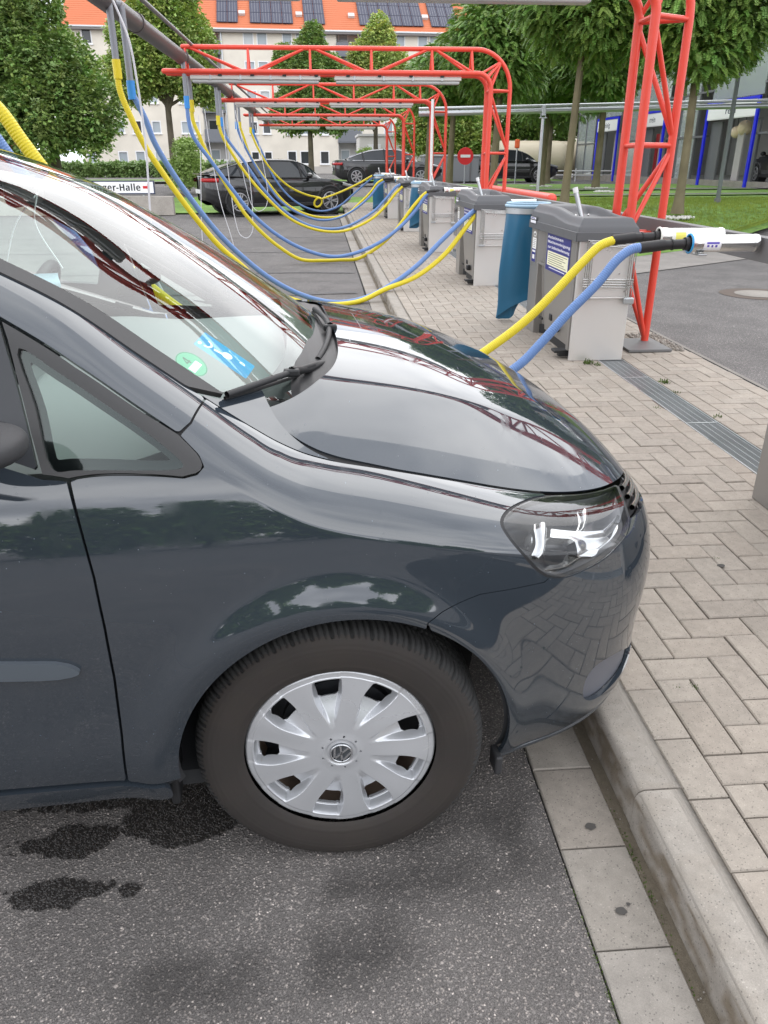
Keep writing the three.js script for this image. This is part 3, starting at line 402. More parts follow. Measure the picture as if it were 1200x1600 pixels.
  globe('globe tree whose crown fills the curved corner of the wide gantry', [5.2, .62, -25], 2.0, .12, 3.95, 1.62, 7600, .1);
  globe('small globe tree with a slim trunk beside the third red post', [3.95, .62, -31], 2.1, .11, 3.25, 1.1, 3600, .1);
  globe('globe tree behind the slim steel pole', [7.9, .62, -29.5], 2.0, .11, 3.6, 1.5, 5400, .1);
  globe('globe tree in front of the showroom, between the two front globe trees', [9.2, .62, -27.4], 2.1, .12, 3.8, 1.5, 5400, 0);
  globe('globe tree far back behind the tank', [10.4, .62, -38], 2.1, .15, 3.9, 2.0, 3800, 0);
  for (const [x, z, r] of [[4.98, -16.7, .3], [6.93, -15.6, .33], [5.3, -23.8, .4], [7.9, -29.5, .4], [9.2, -27.4, .4], [8.4, -24, .35]]) { const s = []; for (let k = 0; k < 160; k++) { const a = rnd() * 6.3, d = Math.sqrt(rnd()) * r, g = new THREE.IcosahedronGeometry(rr(.015, .03), 0); g.translate(x + Math.cos(a) * d, gH(x, z) + rr(.0, .03), z + Math.sin(a) * d); s.push(g); } tag(single('pebbles', merge(s), mOffWhite, null), 'white pebbles round the feet of the lawn trees', 'pebbles', null, 'stuff'); }
  // dark wall of greenery far behind
  tree('backdrop_tree', 'dark tall tree filling the gap behind the globe trees', null, [10.8, .6, -52], 2.2, .25, [[0, 4, 0, 2.6], [-1.6, 3.2, 0, 1.6], [3.5, 4.2, 0, 2.6], [0, 6.6, 0, 2.3], [3.4, 7.2, 0, 2.4], [6.4, 4.6, 0, 2.4]], 'broad', mLeaf.dark, 9000, 1.9);
  tree('backdrop_tree', 'bushy light green tree behind the dark saloon, left of the steel pole', null, [6.9, .6, -46.5], 1.2, .2, [[0, 2.6, 0, 1.6], [-1.5, 2.4, 0, 1.2], [1.4, 2.2, 0, 1.1], [.1, 4, 0, 1.5]], 'broad', mLeaf.light, 2600, 1.5);
  // trees across the road behind the photographer, mirrored in the car's flank
  [[-9, 23, 2.6], [-4.5, 25, 2.9], [-.4, 23, 2.2], [4.2, 26, 2.8], [8.6, 23.5, 2.5], [13.5, 25, 3]].forEach(([x, z, R], i) => tree('street_tree', ['tree', 'bushy tree', 'smaller tree', 'round tree', 'leafy tree', 'wide tree'][i] + ' across the car park, out of view behind the camera', null, [x, 0, z], 1.6, .2, [[0, 2.4, 0, R * .8], [-1.2, 2, .2, R * .6], [1.3, 2.2, 0, R * .6], [.2, 4, 0, R * .65], [-.5, 5.2, 0, R * .4]], 'broad', mLeaf.dark, 1700, 2.2));
  const hall = thing('low_hall', 'long low hall across the car park, out of view behind the camera', 'building', [-26, 0, 30]); part('wall', box(26, 3.4, 8, 0, 1.7, 0), std(lin(.16, .055, .045), .8), hall); part('roof', box(26.6, .3, 8.6, 0, 3.55, 0), mGreyPaint, hall);
}
{ // --- apartment building: local X along the front from its left corner, Y up from the ground, front at z = 0
  const D = 75, k = .0553, px = (p) => (p - 110) * k, py = (p) => 75 * Math.tan(Math.atan((800 - p) / 1200) - 24.5446 * Math.PI / 180) + 1.45 - .22;
  const plaster = tex(512, (x, y, i, j) => { const v = .86 + .22 * (fbm(x * 5, y * 5, 5, 5, 151) - .5) + .05 * (hash(i, j, 5) - .5); return [v, v * .985, v * .955]; }, { srgb: false });
  const mPl = std(lin(.84, .79, .70), .92, 0, { map: withRep(plaster, .2) }), mFrame = std(lin(.78, .78, .78), .5), mBal = std(lin(.17, .18, .20), .6), mRec = std(lin(.60, .595, .575), .9), mRoof = std(lin(.50, .145, .062), .85);
  const b = thing('apartment_building', 'long pale apartment block with an orange tiled roof and solar panels', 'building', [-20.85, .22, -76.9], .06);
  const W = 56, eave = py(41), Dp = 11;
  // front wall with the balcony bays cut out
  const bays = [[px(303), px(338)], [px(519), px(556)], [px(735), px(770)]], rowsY = [py(55), py(103), py(150), py(198), py(246)], rowH = py(55) - py(103);
  const wallShape = new THREE.Shape([[0, 0], [W, 0], [W, eave], [0, eave]].map((p) => new THREE.Vector2(...p)));
  const holes = []; const cutout = (x0, y0, x1, y1) => { const h = new THREE.Path(); h.moveTo(x0, y0); h.lineTo(x1, y0); h.lineTo(x1, y1); h.lineTo(x0, y1); h.closePath(); wallShape.holes.push(h); };
  for (const [x0, x1] of bays) cutout(x0, .5, x1, eave - .15);
  const wins = []; const win = (pc, row, w = 13, h = 19, dark = 0) => wins.push([px(pc), rowsY[row], w * k, h * k, dark]);
  [139, 227].forEach((c) => win(c, 0, 14, 20, 1)); for (const r of [1, 2, 3, 4]) { win(198, r, 14, 18, r & 1); win(228, r, 13, 17); win(122, r, 13, 17); win(171, r, 14, 17); }
  for (const r of [0, 1, 2, 3, 4]) { for (const c of [274, 290]) win(c, r, 13, 17); for (const c of [382, 403]) win(c, r, r > 2 ? 12 : 15, r > 2 ? 17 : 20, r > 2 ? 1 : 0); for (const c of [442, 463, 496]) win(c, r, 14, 19, r === 4 ? 1 : 0); for (const c of [603, 622]) win(c, r, 14, 19); for (const c of [658, 677]) win(c, r, 15, 19); for (const c of [800, 822, 880, 902, 960, 985]) win(c, r, 15, 19); }
  for (const [x, y, w, h] of wins) cutout(x - w / 2, y - h / 2, x + w / 2, y + h / 2);
  const wg = new THREE.ExtrudeGeometry(wallShape, { depth: .3, bevelEnabled: false }); wg.translate(0, 0, -.3); part('wall', uvBox(wg), mPl, b);
  for (const q of [.15, W - .15]) part('side_wall', box(.3, eave, Dp, q, eave / 2, -Dp / 2 - .3), mPl, b); part('back_wall', box(W, eave, .3, W / 2, eave / 2, -Dp - .5), mPl, b);
  part('inside', box(W - .8, eave, .2, W / 2, eave / 2, -2.4), std(lin(.10, .10, .10), .9), b);
  const gl = [std(lin(.36, .41, .44), .12), std(lin(.045, .05, .055), .1), std(lin(.50, .53, .54), .2)];
  const curtain = wins.length;
  wins.forEach(([x, y, w, h, dark], i) => { const f = part('window', [box(w + .10, .09, .12, x, y + h / 2, -.04), box(w + .10, .09, .12, x, y - h / 2, -.04), box(.09, h - .09, .12, x - w / 2, y, -.04), box(.09, h - .09, .12, x + w / 2, y, -.04)], mFrame, b); part('pane', box(w - .08, h - .08, .03, x, y, -.10), gl[dark ? 1 : (i * 7) % 5 === 0 ? 2 : 0], f); part('sill', box(w + .2, .06, .16, x, y - h / 2 - .08, .06), mFrame, f); });
  bays.forEach(([x0, x1]) => { rowsY.forEach((y, r) => { const bal = part('balcony', [box(x1 - x0 + .06, .16, 1.5, (x0 + x1) / 2, y - rowH * .5, -.62), box(x1 - x0 - .02, .95, .06, (x0 + x1) / 2, y - rowH * .5 + .5, .12)], r === 4 ? mRec : mBal, b); const dw = part('balcony_door', box(.9, 1.9, .08, x0 + .75, y - .25, -1.30), mFrame, b); part('pane', box(.7, 1.6, .04, x0 + .75, y - .2, -1.25), gl[r & 1], dw); }); part('bay_wall', [box(x1 - x0, eave, .1, (x0 + x1) / 2, eave / 2, -1.4), box(.08, eave, 1.1, x0 + .04, eave / 2, -.85), box(.08, eave, 1.1, x1 - .04, eave / 2, -.85)], mRec, b); part('downpipe', rod([x1 + .12, .2, .08], [x1 + .12, eave, .08], .07, 8), mGalv, b); });
  part('base_strip', box(W, .9, .08, W / 2, .35, .02), std(lin(.50, .47, .43), .9), b);
  // roof: rows of tiles as stepped courses, gutter, vents
  const ang = .62, tiles = []; for (let r = 0; r < 26; r++) { const y = eave + .05 + r * .33 * Math.sin(ang), z = .45 - r * .33 * Math.cos(ang); const g = box(W + .6, .05, .36, W / 2, 0, -.17); g.rotateX(ang - .04); g.translate(0, y, z); tiles.push(g); } const roof = part('roof', tiles, mRoof, b);
  part('gutter', rod([-.3, eave - .02, .5], [W + .3, eave - .02, .5], .10, 10), mGalv, b); part('eave_board', box(W + .6, .18, .7, W / 2, eave - .12, .2), std(lin(.22, .20, .19), .8), b);
  const onRoof = (g, x, up, lift = .1) => { g.rotateX(-(Math.PI / 2 - ang)); g.translate(x, eave + .08 + up * Math.sin(ang) + lift * Math.cos(ang), .45 - up * Math.cos(ang) + lift * Math.sin(ang)); return g; };
  const mSol = phys(lin(.022, .025, .055), .5, 0, { ior: 1.35 }), mSolF = std(lin(.16, .165, .19), .5);
  for (const [a, c, rowsN] of [[335, 368, 3], [386, 453, 3], [470, 503, 3], [557, 660, 3], [672, 716, 3], [790, 860, 3]]) { const n = Math.max(2, Math.round((c - a) / 17)), pw = (px(c) - px(a)) / n; for (let r = 0; r < rowsN; r++) for (let i = 0; i < n; i++) { const f = part('solar_panel', onRoof(new THREE.BoxGeometry(pw - .04, 1.55, .05), px(a) + pw * (i + .5), 1.5 + r * 1.6), mSol, b); const lines = []; for (let q = 1; q < 4; q++) lines.push(onRoof(new THREE.BoxGeometry(.03, 1.5, .01), px(a) + pw * i + pw * q / 4, 1.5 + r * 1.6, .13)); part('cell_line', lines, mSolF, f); } }
  for (const c of [374, 463, 546, 665]) part('roof_vent', onRoof(new THREE.BoxGeometry(.55, .5, .2), px(c), 2.2), std(lin(.55, .5, .48), .7), b);
  // brick house at the far left
  const h = thing('brick_house', 'red-brown brick house behind the large tree at the left edge', 'house', [-21.5, .2, -47], .15); const br = tex(256, (x, y) => { const r = Math.floor(y * 16), xx = (x * 8 + (r % 2) * .5) % 1, m = (y * 16 % 1) < .14 || xx < .07; const v = m ? .9 : .55 + .5 * hash(Math.floor(x * 8 + (r % 2) * .5), r, 3); return m ? [.5, .46, .42] : [.62 * v + .1, .30 * v, .22 * v]; }, { srgb: true });
  part('wall', box(9, 7, 8, 0, 3.5, 0), std(lin(.9, .85, .8), .9, 0, { map: withRep(br, .6) }), h); const hr = part('roof', (() => { const g = extrude([[-5, 7], [5, 7], [0, 11]], 8.6); g.translate(0, 0, -4.3); return g; })(), mRoof, h); for (const [x, y] of [[3.6, 1.8], [1.2, 1.8], [3.6, 4.6], [1.2, 4.6]]) { const w = part('window', box(1.2, 1.5, .1, x, y, 4.02), mFrame, h); part('pane', box(1.0, 1.3, .06, x, y, 4.06), gl[0], w); }
  // low white building beyond the parked cars
  const lw = thing('white_annexe', 'plain white low building behind the small far gantries', 'building', [5.9, .5, -60]); part('wall', box(6.4, 2.5, 5, 0, 1.25, 0), std(lin(.74, .73, .70), .9, 0, { map: withRep(plaster, .3) }), lw); part('roof', box(6.6, .14, 5.2, 0, 2.56, 0), mRec, lw); part('window', box(.9, 1.0, .06, -2.2, 1.5, 2.51), mFrame, lw);
}
{ // --- low wall with direction sign
  const w = thing('low_wall', 'low pale concrete wall under the direction sign', 'wall', [-9.3, 0, -24.75]);
  const cop = []; for (let k = 0; k < 8; k++) part('wall_block', box(1.245, .52, .22, -4.4 + k * 1.25, .26, 0, .012), conc(lin(1.0, .98, .95)), w);
  const s = thing('direction_sign', 'white direction sign with black lettering and a red arrow on the low wall', 'sign', [-6.35, .57, -24.62], .02);
  const t = canvasTex(1024, 128, (x, W, H) => { x.fillStyle = '#f6f6f4'; x.fillRect(0, 0, W, H); x.fillStyle = '#111'; x.font = 'bold 92px sans-serif'; x.textAlign = 'right'; x.fillText('unger-Halle', 895, 96, 470); x.fillStyle = '#d3232a'; x.fillRect(915, 50, 62, 26); x.beginPath(); x.moveTo(972, 28); x.lineTo(972, 100); x.lineTo(958, 100); x.lineTo(958, 28); x.fill(); x.strokeStyle = '#1b2b50'; x.lineWidth = 10; x.strokeRect(4, 4, W - 8, H - 8); });
  part('board', box(3.1, .38, .03, 0, .19, 0, .004), mGreyPaint, s); const f = new THREE.PlaneGeometry(3.06, .35); f.translate(0, .19, .018); part('sign_face', f, std(lin(1, 1, 1), .5, 0, { map: t }), s); part('post', [rod([-1.2, -.05, -.03], [-1.2, .1, -.03], .03, 8), rod([1.2, -.05, -.03], [1.2, .1, -.03], .03, 8)], mGalv, s);
  const hg = thing('hedge', 'low ragged green hedge along the foot of the apartment block', 'hedge', [-14, .55, -60]); const im = new THREE.InstancedMesh(sprays.broad[1], mLeaf.mid, 1500), M = new THREE.Matrix4(), Q = new THREE.Quaternion(), E = new THREE.Euler(); for (let q = 0; q < 1500; q++) { E.set(rr(-1, 1), rr(0, 6), rr(-1, 1)); Q.setFromEuler(E); M.compose(V(rr(-10, 12), rr(0, .8), rr(-.4, .4)), Q, V(1.8, 1.8, 1.8)); im.setMatrixAt(q, M); } im.name = 'foliage'; im.userData.kind = 'stuff'; hg.add(im);
}
{ // --- showroom along the right
  const x0 = 14.5, gy = .56, mFr = std(lin(.14, .143, .147), .5), mBlueF = std(lin(.012, .02, .72), .35), mGl = phys(lin(.85, .9, .9), .02, 0, { transmission: .7, thickness: 0, ior: 1.7 }), mPan = std(lin(.42, .40, .385), .6), mInn = std(lin(.62, .60, .57), .8);
  const b = thing('showroom', 'glass-fronted showroom with blue-framed entrances behind the lawn', 'building', [x0, gy, -34]);
  const z = (v) => v + 34, H = 5.6;
  part('plinth', box(.4, .32, 30, .1, .1, 2), conc(lin(.65,.64,.62)), b); part('floor_slab', box(9, .1, 30, 4.6, .12, 2), mInn, b); part('rear_wall', box(.2, H, 30, 9, H / 2, 2), mInn, b); part('roof', box(9.6, .4, 30.6, 4.4, H + .2, 2), mFr, b); for (const q of [-13, 17]) part('end_wall', box(9, H, .2, 4.5, H / 2, q), mPan, b);
  const mull = []; const doorways = [[-31.0, -27.4], [-37.4, -34.9], [-43.4, -40.4]];
  for (let q = -47; q <= -17.1; q += 1.5) { if (doorways.some(([a, c]) => q > a && q < c)) continue; part('mullion', box(.10, H, .07, 0, H / 2, z(q), .004), mFr, b); const mid = q + .75; if (q < -17.5 && !doorways.some(([a, c]) => mid > a - .3 && mid < c + .3)) for (const [y0, y1] of [[.25, 1.7], [1.78, 3.2], [3.28, 5.5]]) { part('pane', box(.02, y1 - y0, 1.42, 0, (y0 + y1) / 2, z(mid)), mGl, b); } }
  for (const y of [.22, 1.74, 3.24, 5.54]) for (const [a, c] of [[-47, -43.4], [-40.4, -37.4], [-34.9, -31.0], [-27.4, -17]]) part('transom', box(.09, .07, c - a, 0, y, z((a + c) / 2)), mFr, b);
  const txt = (s2) => canvasTex(512, 96, (x, W, Hh) => { x.fillStyle = '#eeeeec'; x.fillRect(0, 0, W, Hh); x.fillStyle = '#3c4150'; x.font = 'bold 60px sans-serif'; x.textAlign = 'center'; x.fillText(s2, W / 2, 68); });
  doorways.forEach(([a, c], i) => { const p = new THREE.Group(); p.name = 'entrance'; b.add(p); part('blue_frame', [box(.07, 2.86, .15, -.12, 1.43, z(a), .005), box(.07, 2.86, .15, -.12, 1.43, z(c), .005), box(.07, .09, c - a - .15, -.12, 2.815, z((a + c) / 2), .005)], mBlueF, p); part('sign_board', box(.1, .5, c - a - .1, -.1, 2.5, z((a + c) / 2)), mWhite, p); const g = new THREE.PlaneGeometry(c - a - .14, .44); g.rotateY(-Math.PI / 2); g.translate(-.155, 2.5, z((a + c) / 2)); part('lettering', g, std(lin(1, 1, 1), .6, 0, { map: txt(['rein', 'rrein', 'einig'][i]) }), p); part('door_panel', [box(.08, 2.2, .8, .1, 1.1, z(a + .5), .005), box(.08, 2.2, .5, .12, 1.1, z(c - .3), .005)], mFr, p); part('side_panel', box(.06, 2.1, .45, .4, 1.1, z((a + c) / 2), .004), mPan, p); part('upper_pane', box(.03, 2.6, c - a, 0, 4.2, z((a + c) / 2)), mGl, p); });
  for (const [px_, y, q, r] of [[14.9, 2.40, -29.6, .20], [14.95, 2.52, -29.15, .25]]) { const l = thing('globe_lamp', `${r > .22 ? 'larger' : 'smaller'} of two pale globe lamps hanging inside the showroom entrance`, 'lamp', [px_, y, q]); part('globe', new THREE.SphereGeometry(r, 24, 16), std(lin(.82, .66, .47), .5), l); part('cord', rod([0, r, 0], [0, 3, 0], .01, 6), mBlack, l); }
  for (const [q, c] of [[-39.0, lin(.45, .02, .03)], [-36.2, lin(.05, .05, .05)]]) { const m = thing('display_stand', q < -38 ? 'red display stand behind the far showroom glass' : 'dark display stand inside the middle entrance', 'display', [16, gy + .17, q]); part('panel', [box(.1, 1.9, .9, 0, .95, 0, .02)], std(c, .6), m); part('base', box(.5, .08, 1, 0, .04, 0, .01), mBlack, m); }
  const gp = thing('lamp_post', 'grey-green slanting lamp post on the lawn in front of the showroom', 'post', [8.59, .6, -17.4]); part('pole', rod([0, 0, 0], [.0, 3.4, 0], .045, 12), std(lin(.13, .15, .145), .5), gp); part('base', rod([0, 0, 0], [0, .12, 0], .07, 12), mGreyPaint, gp);
  // overhead steel pipe and its post
  const hp = thing('steel_pipe', 'bright steel pipe running level across the lawn in front of the trees', 'pipe', [0, 0, 0]); part('pipe', [rod([2.2, 2.40, -18.9], [11.5, 2.60, -18.2], .055, 16), rod([2.2, 2.50, -18.9], [11.5, 2.70, -18.2], .028, 12)], mGalv, hp); part('clamp', [[4.93, 2.46, -18.7], [7.6, 2.52, -18.5]].map(([x, y, q]) => box(.08, .2, .14, x, y, q, .01)), mGalv, hp);
  const po = thing('steel_pole', 'slim galvanised pole with a bracket on top, standing on the lawn', 'pole', [4.93, .6, -18.68]); part('pole', rod([0, 0, 0], [0, 1.72, 0], .036, 14), mGalv, po); part('bracket', [box(.16, .02, .1, 0, 1.72, 0, .004), rod([-.05, 1.72, 0], [-.05, 1.86, 0], .01, 6), rod([.05, 1.72, 0], [.05, 1.86, 0], .01, 6)], mGalv, po);
  const wp = thing('white_post', 'tall thin white post beside the second red gantry post', 'post', [2.33, .1, -17.6]); part('pole', rod([0, 0, 0], [0, 2.5, 0], .03, 10), mWhite, wp); part('foot', rod([0, 0, 0], [0, .03, 0], .07, 12), mGalv, wp);
  // storage tank, round sign, container
  const tk = thing('storage_tank', 'cream coloured horizontal storage tank behind the dark saloon car', 'tank', [11.7, .5, -47]); const tl = new THREE.CapsuleGeometry(.85, 3.2, 12, 32); tl.rotateZ(Math.PI / 2); tl.translate(0, 1.15, 0); part('shell', tl, std(lin(.60, .52, .38), .5), tk); for (const x of [-1.2, 1.2]) part('leg', box(.3, .5, 1.2, x, .2, 0, .02), mOffWhite, tk); const t2 = copyOf(tk, 'storage_tank', 'second cream storage tank, partly hidden by the leaning tree trunk', [15.2, .5, -48.5], .3);
  const rs = thing('round_sign', 'round red and white road sign beyond the dark saloon car', 'sign', [6.15, .5, -35.5]); part('plate', new THREE.CylinderGeometry(.34, .34, .03, 30).rotateX(Math.PI / 2).translate(0, 1.15, 0), std(lin(.6, .02, .025), .5), rs); part('white_bar', box(.42, .11, .012, 0, 1.15, .022), mWhite, rs); part('post', rod([0, 0, -.04], [0, 1.5, -.04], .03, 8), mGalv, rs);
  const ct = thing('grey_container', 'grey waste container between the two dark cars, behind the trees', 'container', [6.1, .5, -39.5]); part('body', box(2.6, 1.1, 1.2, 0, .62, 0, .04), std(lin(.22, .23, .24), .6), ct); part('rim', box(2.7, .08, 1.3, 0, 1.18, 0, .02), mGalv, ct); part('ribs', [-.9, 0, .9].map((x) => box(.06, 1, .06, x, .6, .61, .01)), mGreyPaint, ct);
  const fl = thing('floodlight', 'small orange warning lamp on a pole behind the second red post', 'lamp', [8.7, .5, -37]); part('lamp', box(.2, .36, .2, 0, 1.65, 0, .05), std(lin(.7, .12, .03), .4), fl); part('pole', rod([0, 0, 0], [0, 1.5, 0], .03, 8), mGalv, fl);
  const rail = thing('guard_rail', 'low white rail beside the tank, behind the lawn', 'rail', [12.6, .5, -42]); part('bar', [rod([-2, .5, 0], [3, .5, 0], .03, 8), rod([-2, .3, 0], [3, .3, 0], .03, 8)], mWhite, rail); part('post', [-1.6, .4, 2.4].map((x) => rod([x, 0, 0], [x, .62, 0], .035, 8)), mWhite, rail);
}
// --- parked black cars
function parkedCar(name, label, pos, turn, o) {
  const c = thing(name, label, 'car', pos, turn);
  const mP = phys(lin(.0075, .0078, .009), .35, .2, { clearcoat: 1, clearcoatRoughness: .04 }), mG = phys(lin(.03, .034, .038), .03, 0, { ior: 1.5 }), mT = std(lin(.018, .018, .018), .8), mR = std(lin(.5, .5, .52), .3, .8), mTrimB = std(lin(.02, .02, .021), .6);
  const { L, W, wb, belt, roof, xr } = o, hw = W / 2, bT = pchip(...belt), rT = pchip(...roof), fx = L / 2 + (o.shift ?? 0), rx = fx - L;
  const wid = (x) => hw * Math.pow(Math.max(0, 1 - Math.pow(Math.abs((x - (fx + rx) / 2) / (L / 2)), 5.5)), .32), bot = (x) => .2 + .16 * smooth(fx - .5, fx, x) + .2 * smooth(rx + .45, rx, x);
  const sec = (x, t) => { const w = Math.max(.02, wid(x)), y0 = bot(x), y1 = bT(x); const pr = [[.0, .9, 0], [.12, .97, .12], [.3, 1, .34], [.5, 1, .52], [.68, .985, .70], [.82, .95, .88], [.9, .90, .97], [1, .0, 1.02]]; const a = pr.map((p) => p[0]), i = Math.min(pr.length - 2, a.findIndex((v, q) => t <= a[q + 1])), f = (t - a[i]) / (a[i + 1] - a[i]); return [lerp(pr[i][1], pr[i + 1][1], f) * w, y0 + (y1 - y0) * lerp(pr[i][2], pr[i + 1][2], f)]; };
  const xs = range(rx, fx, 64).map((x, i, a) => (x - (rx + fx) / 2) * .9999 + (rx + fx) / 2), ts = range(0, 1, 40);
  const bodyG = (s) => gridSurf((x, t) => { const [z, y] = sec(x, t); return [x, y, s * z]; }, xs, ts, s < 0);
  const body = toCreasedNormals(mergeVertices(merge([bodyG(1), bodyG(-1)]).deleteAttribute('uv')), .7); part('body', body, mP, c);
  // glasshouse
  const gx = range(xr[0], xr[1], 40), ghw = (x, t) => lerp(hw * .90, hw * .68, t) * (1 - .1 * smooth(xr[1] - .5, xr[1], x) - .08 * smooth(xr[0] + .5, xr[0], x));
  const gh = (s) => gridSurf((x, t) => { const y0 = bT(x) - .02, y1 = Math.max(y0 + .001, rT(x)), q = Math.min(1, t / .72), y = y0 + (y1 - y0) * (t < .72 ? q * .94 : .94 + .06 * Math.sin((t - .72) / .28 * Math.PI / 2)), z = t < .72 ? ghw(x, q * .94) : ghw(x, .94) * Math.cos((t - .72) / .28 * Math.PI / 2); return [x, y, s * z]; }, gx, range(0, 1, 24), s < 0);
  part('glass', merge([gh(1), gh(-1)]), mG, c);
  const rs = (s) => gridSurf((x, t) => { const y1 = rT(x), z = ghw(x, .94) * Math.cos(t * Math.PI / 2) * 1.012, y0 = bT(x) - .02; return [x, y0 + (y1 - y0) * (.945 + .06 * Math.sin(t * Math.PI / 2)) + .004, s * z]; }, range(o.roofX[0], o.roofX[1], 20), range(0, 1, 12), s < 0); part('roof', merge([rs(1), rs(-1)]), mP, c);
  for (const s of [1, -1]) {
    // roof rail line and pillars, window chrome
    const edge = (x, t, e = .006) => { const y0 = bT(x) - .02, y1 = rT(x); return [x, y0 + (y1 - y0) * t, s * (ghw(x, t) + e)]; };
    part('window_trim', tube(range(xr[0] + .15, xr[1] - .08, 24).map((x) => edge(x, .9)), o.chrome ? .022 : .014, 6, 60), o.chrome ? mR : mP, c); part('belt_trim', tube(range(xr[0] + .25, xr[1] - .15, 12).map((x) => edge(x, .04)), .016, 6, 30), o.chrome ? mR : mTrimB, c);
    for (const x of o.pillars) part('pillar', rod(edge(x, .0, .0), edge(x - .06, .92, .0), .035, 8), mTrimB, c);
    part('door_seam', o.seams.map((x) => tube([[x, bT(x) - .06, s * sec(x, .86)[0] * 1.004], [x - .02, .6, s * sec(x, .5)[0] * 1.002], [x, .36, s * sec(x, .25)[0] * 1.002]], .006, 5, 12)), mT, c);
    part('door_handle', o.handles.map((x) => box(.2, .03, .03, x, bT(x) - .14, s * (sec(x, .84)[0] + .006), .01)), o.chrome ? mR : mP, c);
    const mx = o.mirrorX; part('mirror', [(() => { const g = new THREE.SphereGeometry(.1, 14, 10); g.scale(.9, .75, 1); g.translate(mx, bT(mx) + .06, s * (hw + .08)); return g; })(), box(.08, .04, .2, mx + .02, bT(mx) + .01, s * (hw - .05), .01)], mP, c);
    part('headlight', (() => { const p = range(0, 1, 8).map((t) => { const x = lerp(fx - .52, fx - .06, t); return [x, lerp(.80, .70, t) + (o.lampUp ?? 0), s * (wid(x) * .965 + .008)]; }); return tube(p, .045, 8, 20); })(), std(lin(.55, .57, .6), .15, .5), c);
    part('tail_light', (() => { const p = range(0, 1, 8).map((t) => { const x = lerp(rx + .42, rx + .03, t); return [x, o.tailY, s * (wid(x) * .975 + .005)]; }); return tube(p, .055, 8, 20); })(), std(lin(.42, .015, .015), .25), c);
    part('sill_trim', box(wb - .75, .10, .05, 0, .26, s * (hw - .02), .02), mTrimB, c);
    for (const [x, nm] of [[wb / 2, 'front'], [-wb / 2, 'rear']]) {
      const w = new THREE.Group(); w.name = 'wheel'; w.position.set(x, o.R, s * (hw - .098)); if (s < 0) w.rotation.y = Math.PI; c.add(w);
      const ty = new THREE.LatheGeometry([[o.R * .68, .1], [o.R * .78, .118], [o.R * .93, .11], [o.R, .085], [o.R, -.085], [o.R * .93, -.1], [o.R * .7, -.1]].map(([r, y]) => new THREE.Vector2(r, y)), 40); ty.rotateX(Math.PI / 2); part('tyre', ty, mT, w);
      const sp = []; for (let q = 0; q < o.spokes; q++) { const a = q / o.spokes * 6.283; for (const d of o.twin ? [-.16, .16] : [0]) { const g = new THREE.BoxGeometry(o.R * .62, o.R * (o.twin ? .09 : .17), .02); g.translate(o.R * .36, 0, .1); g.rotateZ(a + d); sp.push(g); } } const ri = new THREE.TorusGeometry(o.R * .68, .016, 8, 40); ri.translate(0, 0, .105); sp.push(ri); part('rim', sp, mR, w); part('brake_disc', new THREE.CylinderGeometry(o.R * .66, o.R * .66, .06, 30).rotateX(Math.PI / 2), mDark, w);
      const ar = new THREE.RingGeometry(o.R * .9, o.R + .085, 40); ar.translate(x, o.R + .02, s > 0 ? hw + .006 : -hw - .006); if (s < 0) ar.rotateY(0); part('arch', (() => { const g = new THREE.TorusGeometry(o.R + .05, .035, 8, 40, Math.PI * 1.04); g.rotateZ(-.06); g.scale(1, 1, .7); g.translate(x, o.R, s * (hw - .012)); return g; })(), o.suv ? mTrimB : mP, c); part('arch_liner', (() => { const g = new THREE.CylinderGeometry(o.R + .045, o.R + .045, .3, 30, 1, false); g.rotateX(Math.PI / 2); g.translate(x, o.R + .005, s * (hw - .16)); return g; })(), mDark, c);
    }
  }
  part('front_grille', box(.05, .16, hw * 1.1, fx - .03, .56, 0, .02), mTrimB, c); part('plate', [box(.02, .11, .5, fx + .005, .42, 0, .004), box(.02, .11, .5, rx - .005, o.plateY ?? .62, 0, .004)], mWhite, c); if (o.spoiler) part('tail_spoiler', box(.3, .03, hw * 1.5, rx + .2, o.spoiler, 0, .012), mP, c);
  return c;
}
parkedCar('crossover_car', 'black coupe-backed crossover car side-on beyond the hoses, facing right', [-1.36, .04, -25.25], .38, { L: 4.69, W: 1.85, wb: 2.79, R: .345, belt: [[-2.4, -2.1, -1.4, -.4, .7, 1.1, 1.7, 2.15, 2.4], [1.00, 1.06, 1.02, .98, .97, .975, .90, .78, .55]], roof: [[-2.2, -1.7, -1.0, -.2, .3, .7, 1.2], [1.08, 1.26, 1.42, 1.475, 1.46, 1.36, .99]], xr: [-2.15, 1.18], roofX: [-1.5, .42], pillars: [-1.25, -.35, .55], seams: [-1.05, -.25, .95], handles: [-.75, .1], mirrorX: .72, tailY: .92, spokes: 5, twin: 1, suv: 1, spoiler: 1.07 });
parkedCar('saloon_car', 'dark saloon car with chrome window trim and red tail lamp, in the middle distance', [3.0, .5, -37.9], .03, { L: 4.9, W: 1.85, wb: 2.87, R: .34, belt: [[-2.5, -2.2, -1.5, 0, .9, 1.3, 1.9, 2.3, 2.5], [.92, 1.0, .99, .96, .95, .95, .86, .74, .55]], roof: [[-1.9, -1.3, -.7, 0, .4, .8, 1.3], [1.02, 1.27, 1.42, 1.47, 1.45, 1.33, .98]], xr: [-1.85, 1.28], roofX: [-1.0, .5], pillars: [-1.1, -.15, .7], seams: [-1.1, -.1, 1.0], handles: [-.7, .25], mirrorX: .8, tailY: .84, spokes: 7, chrome: 1 });
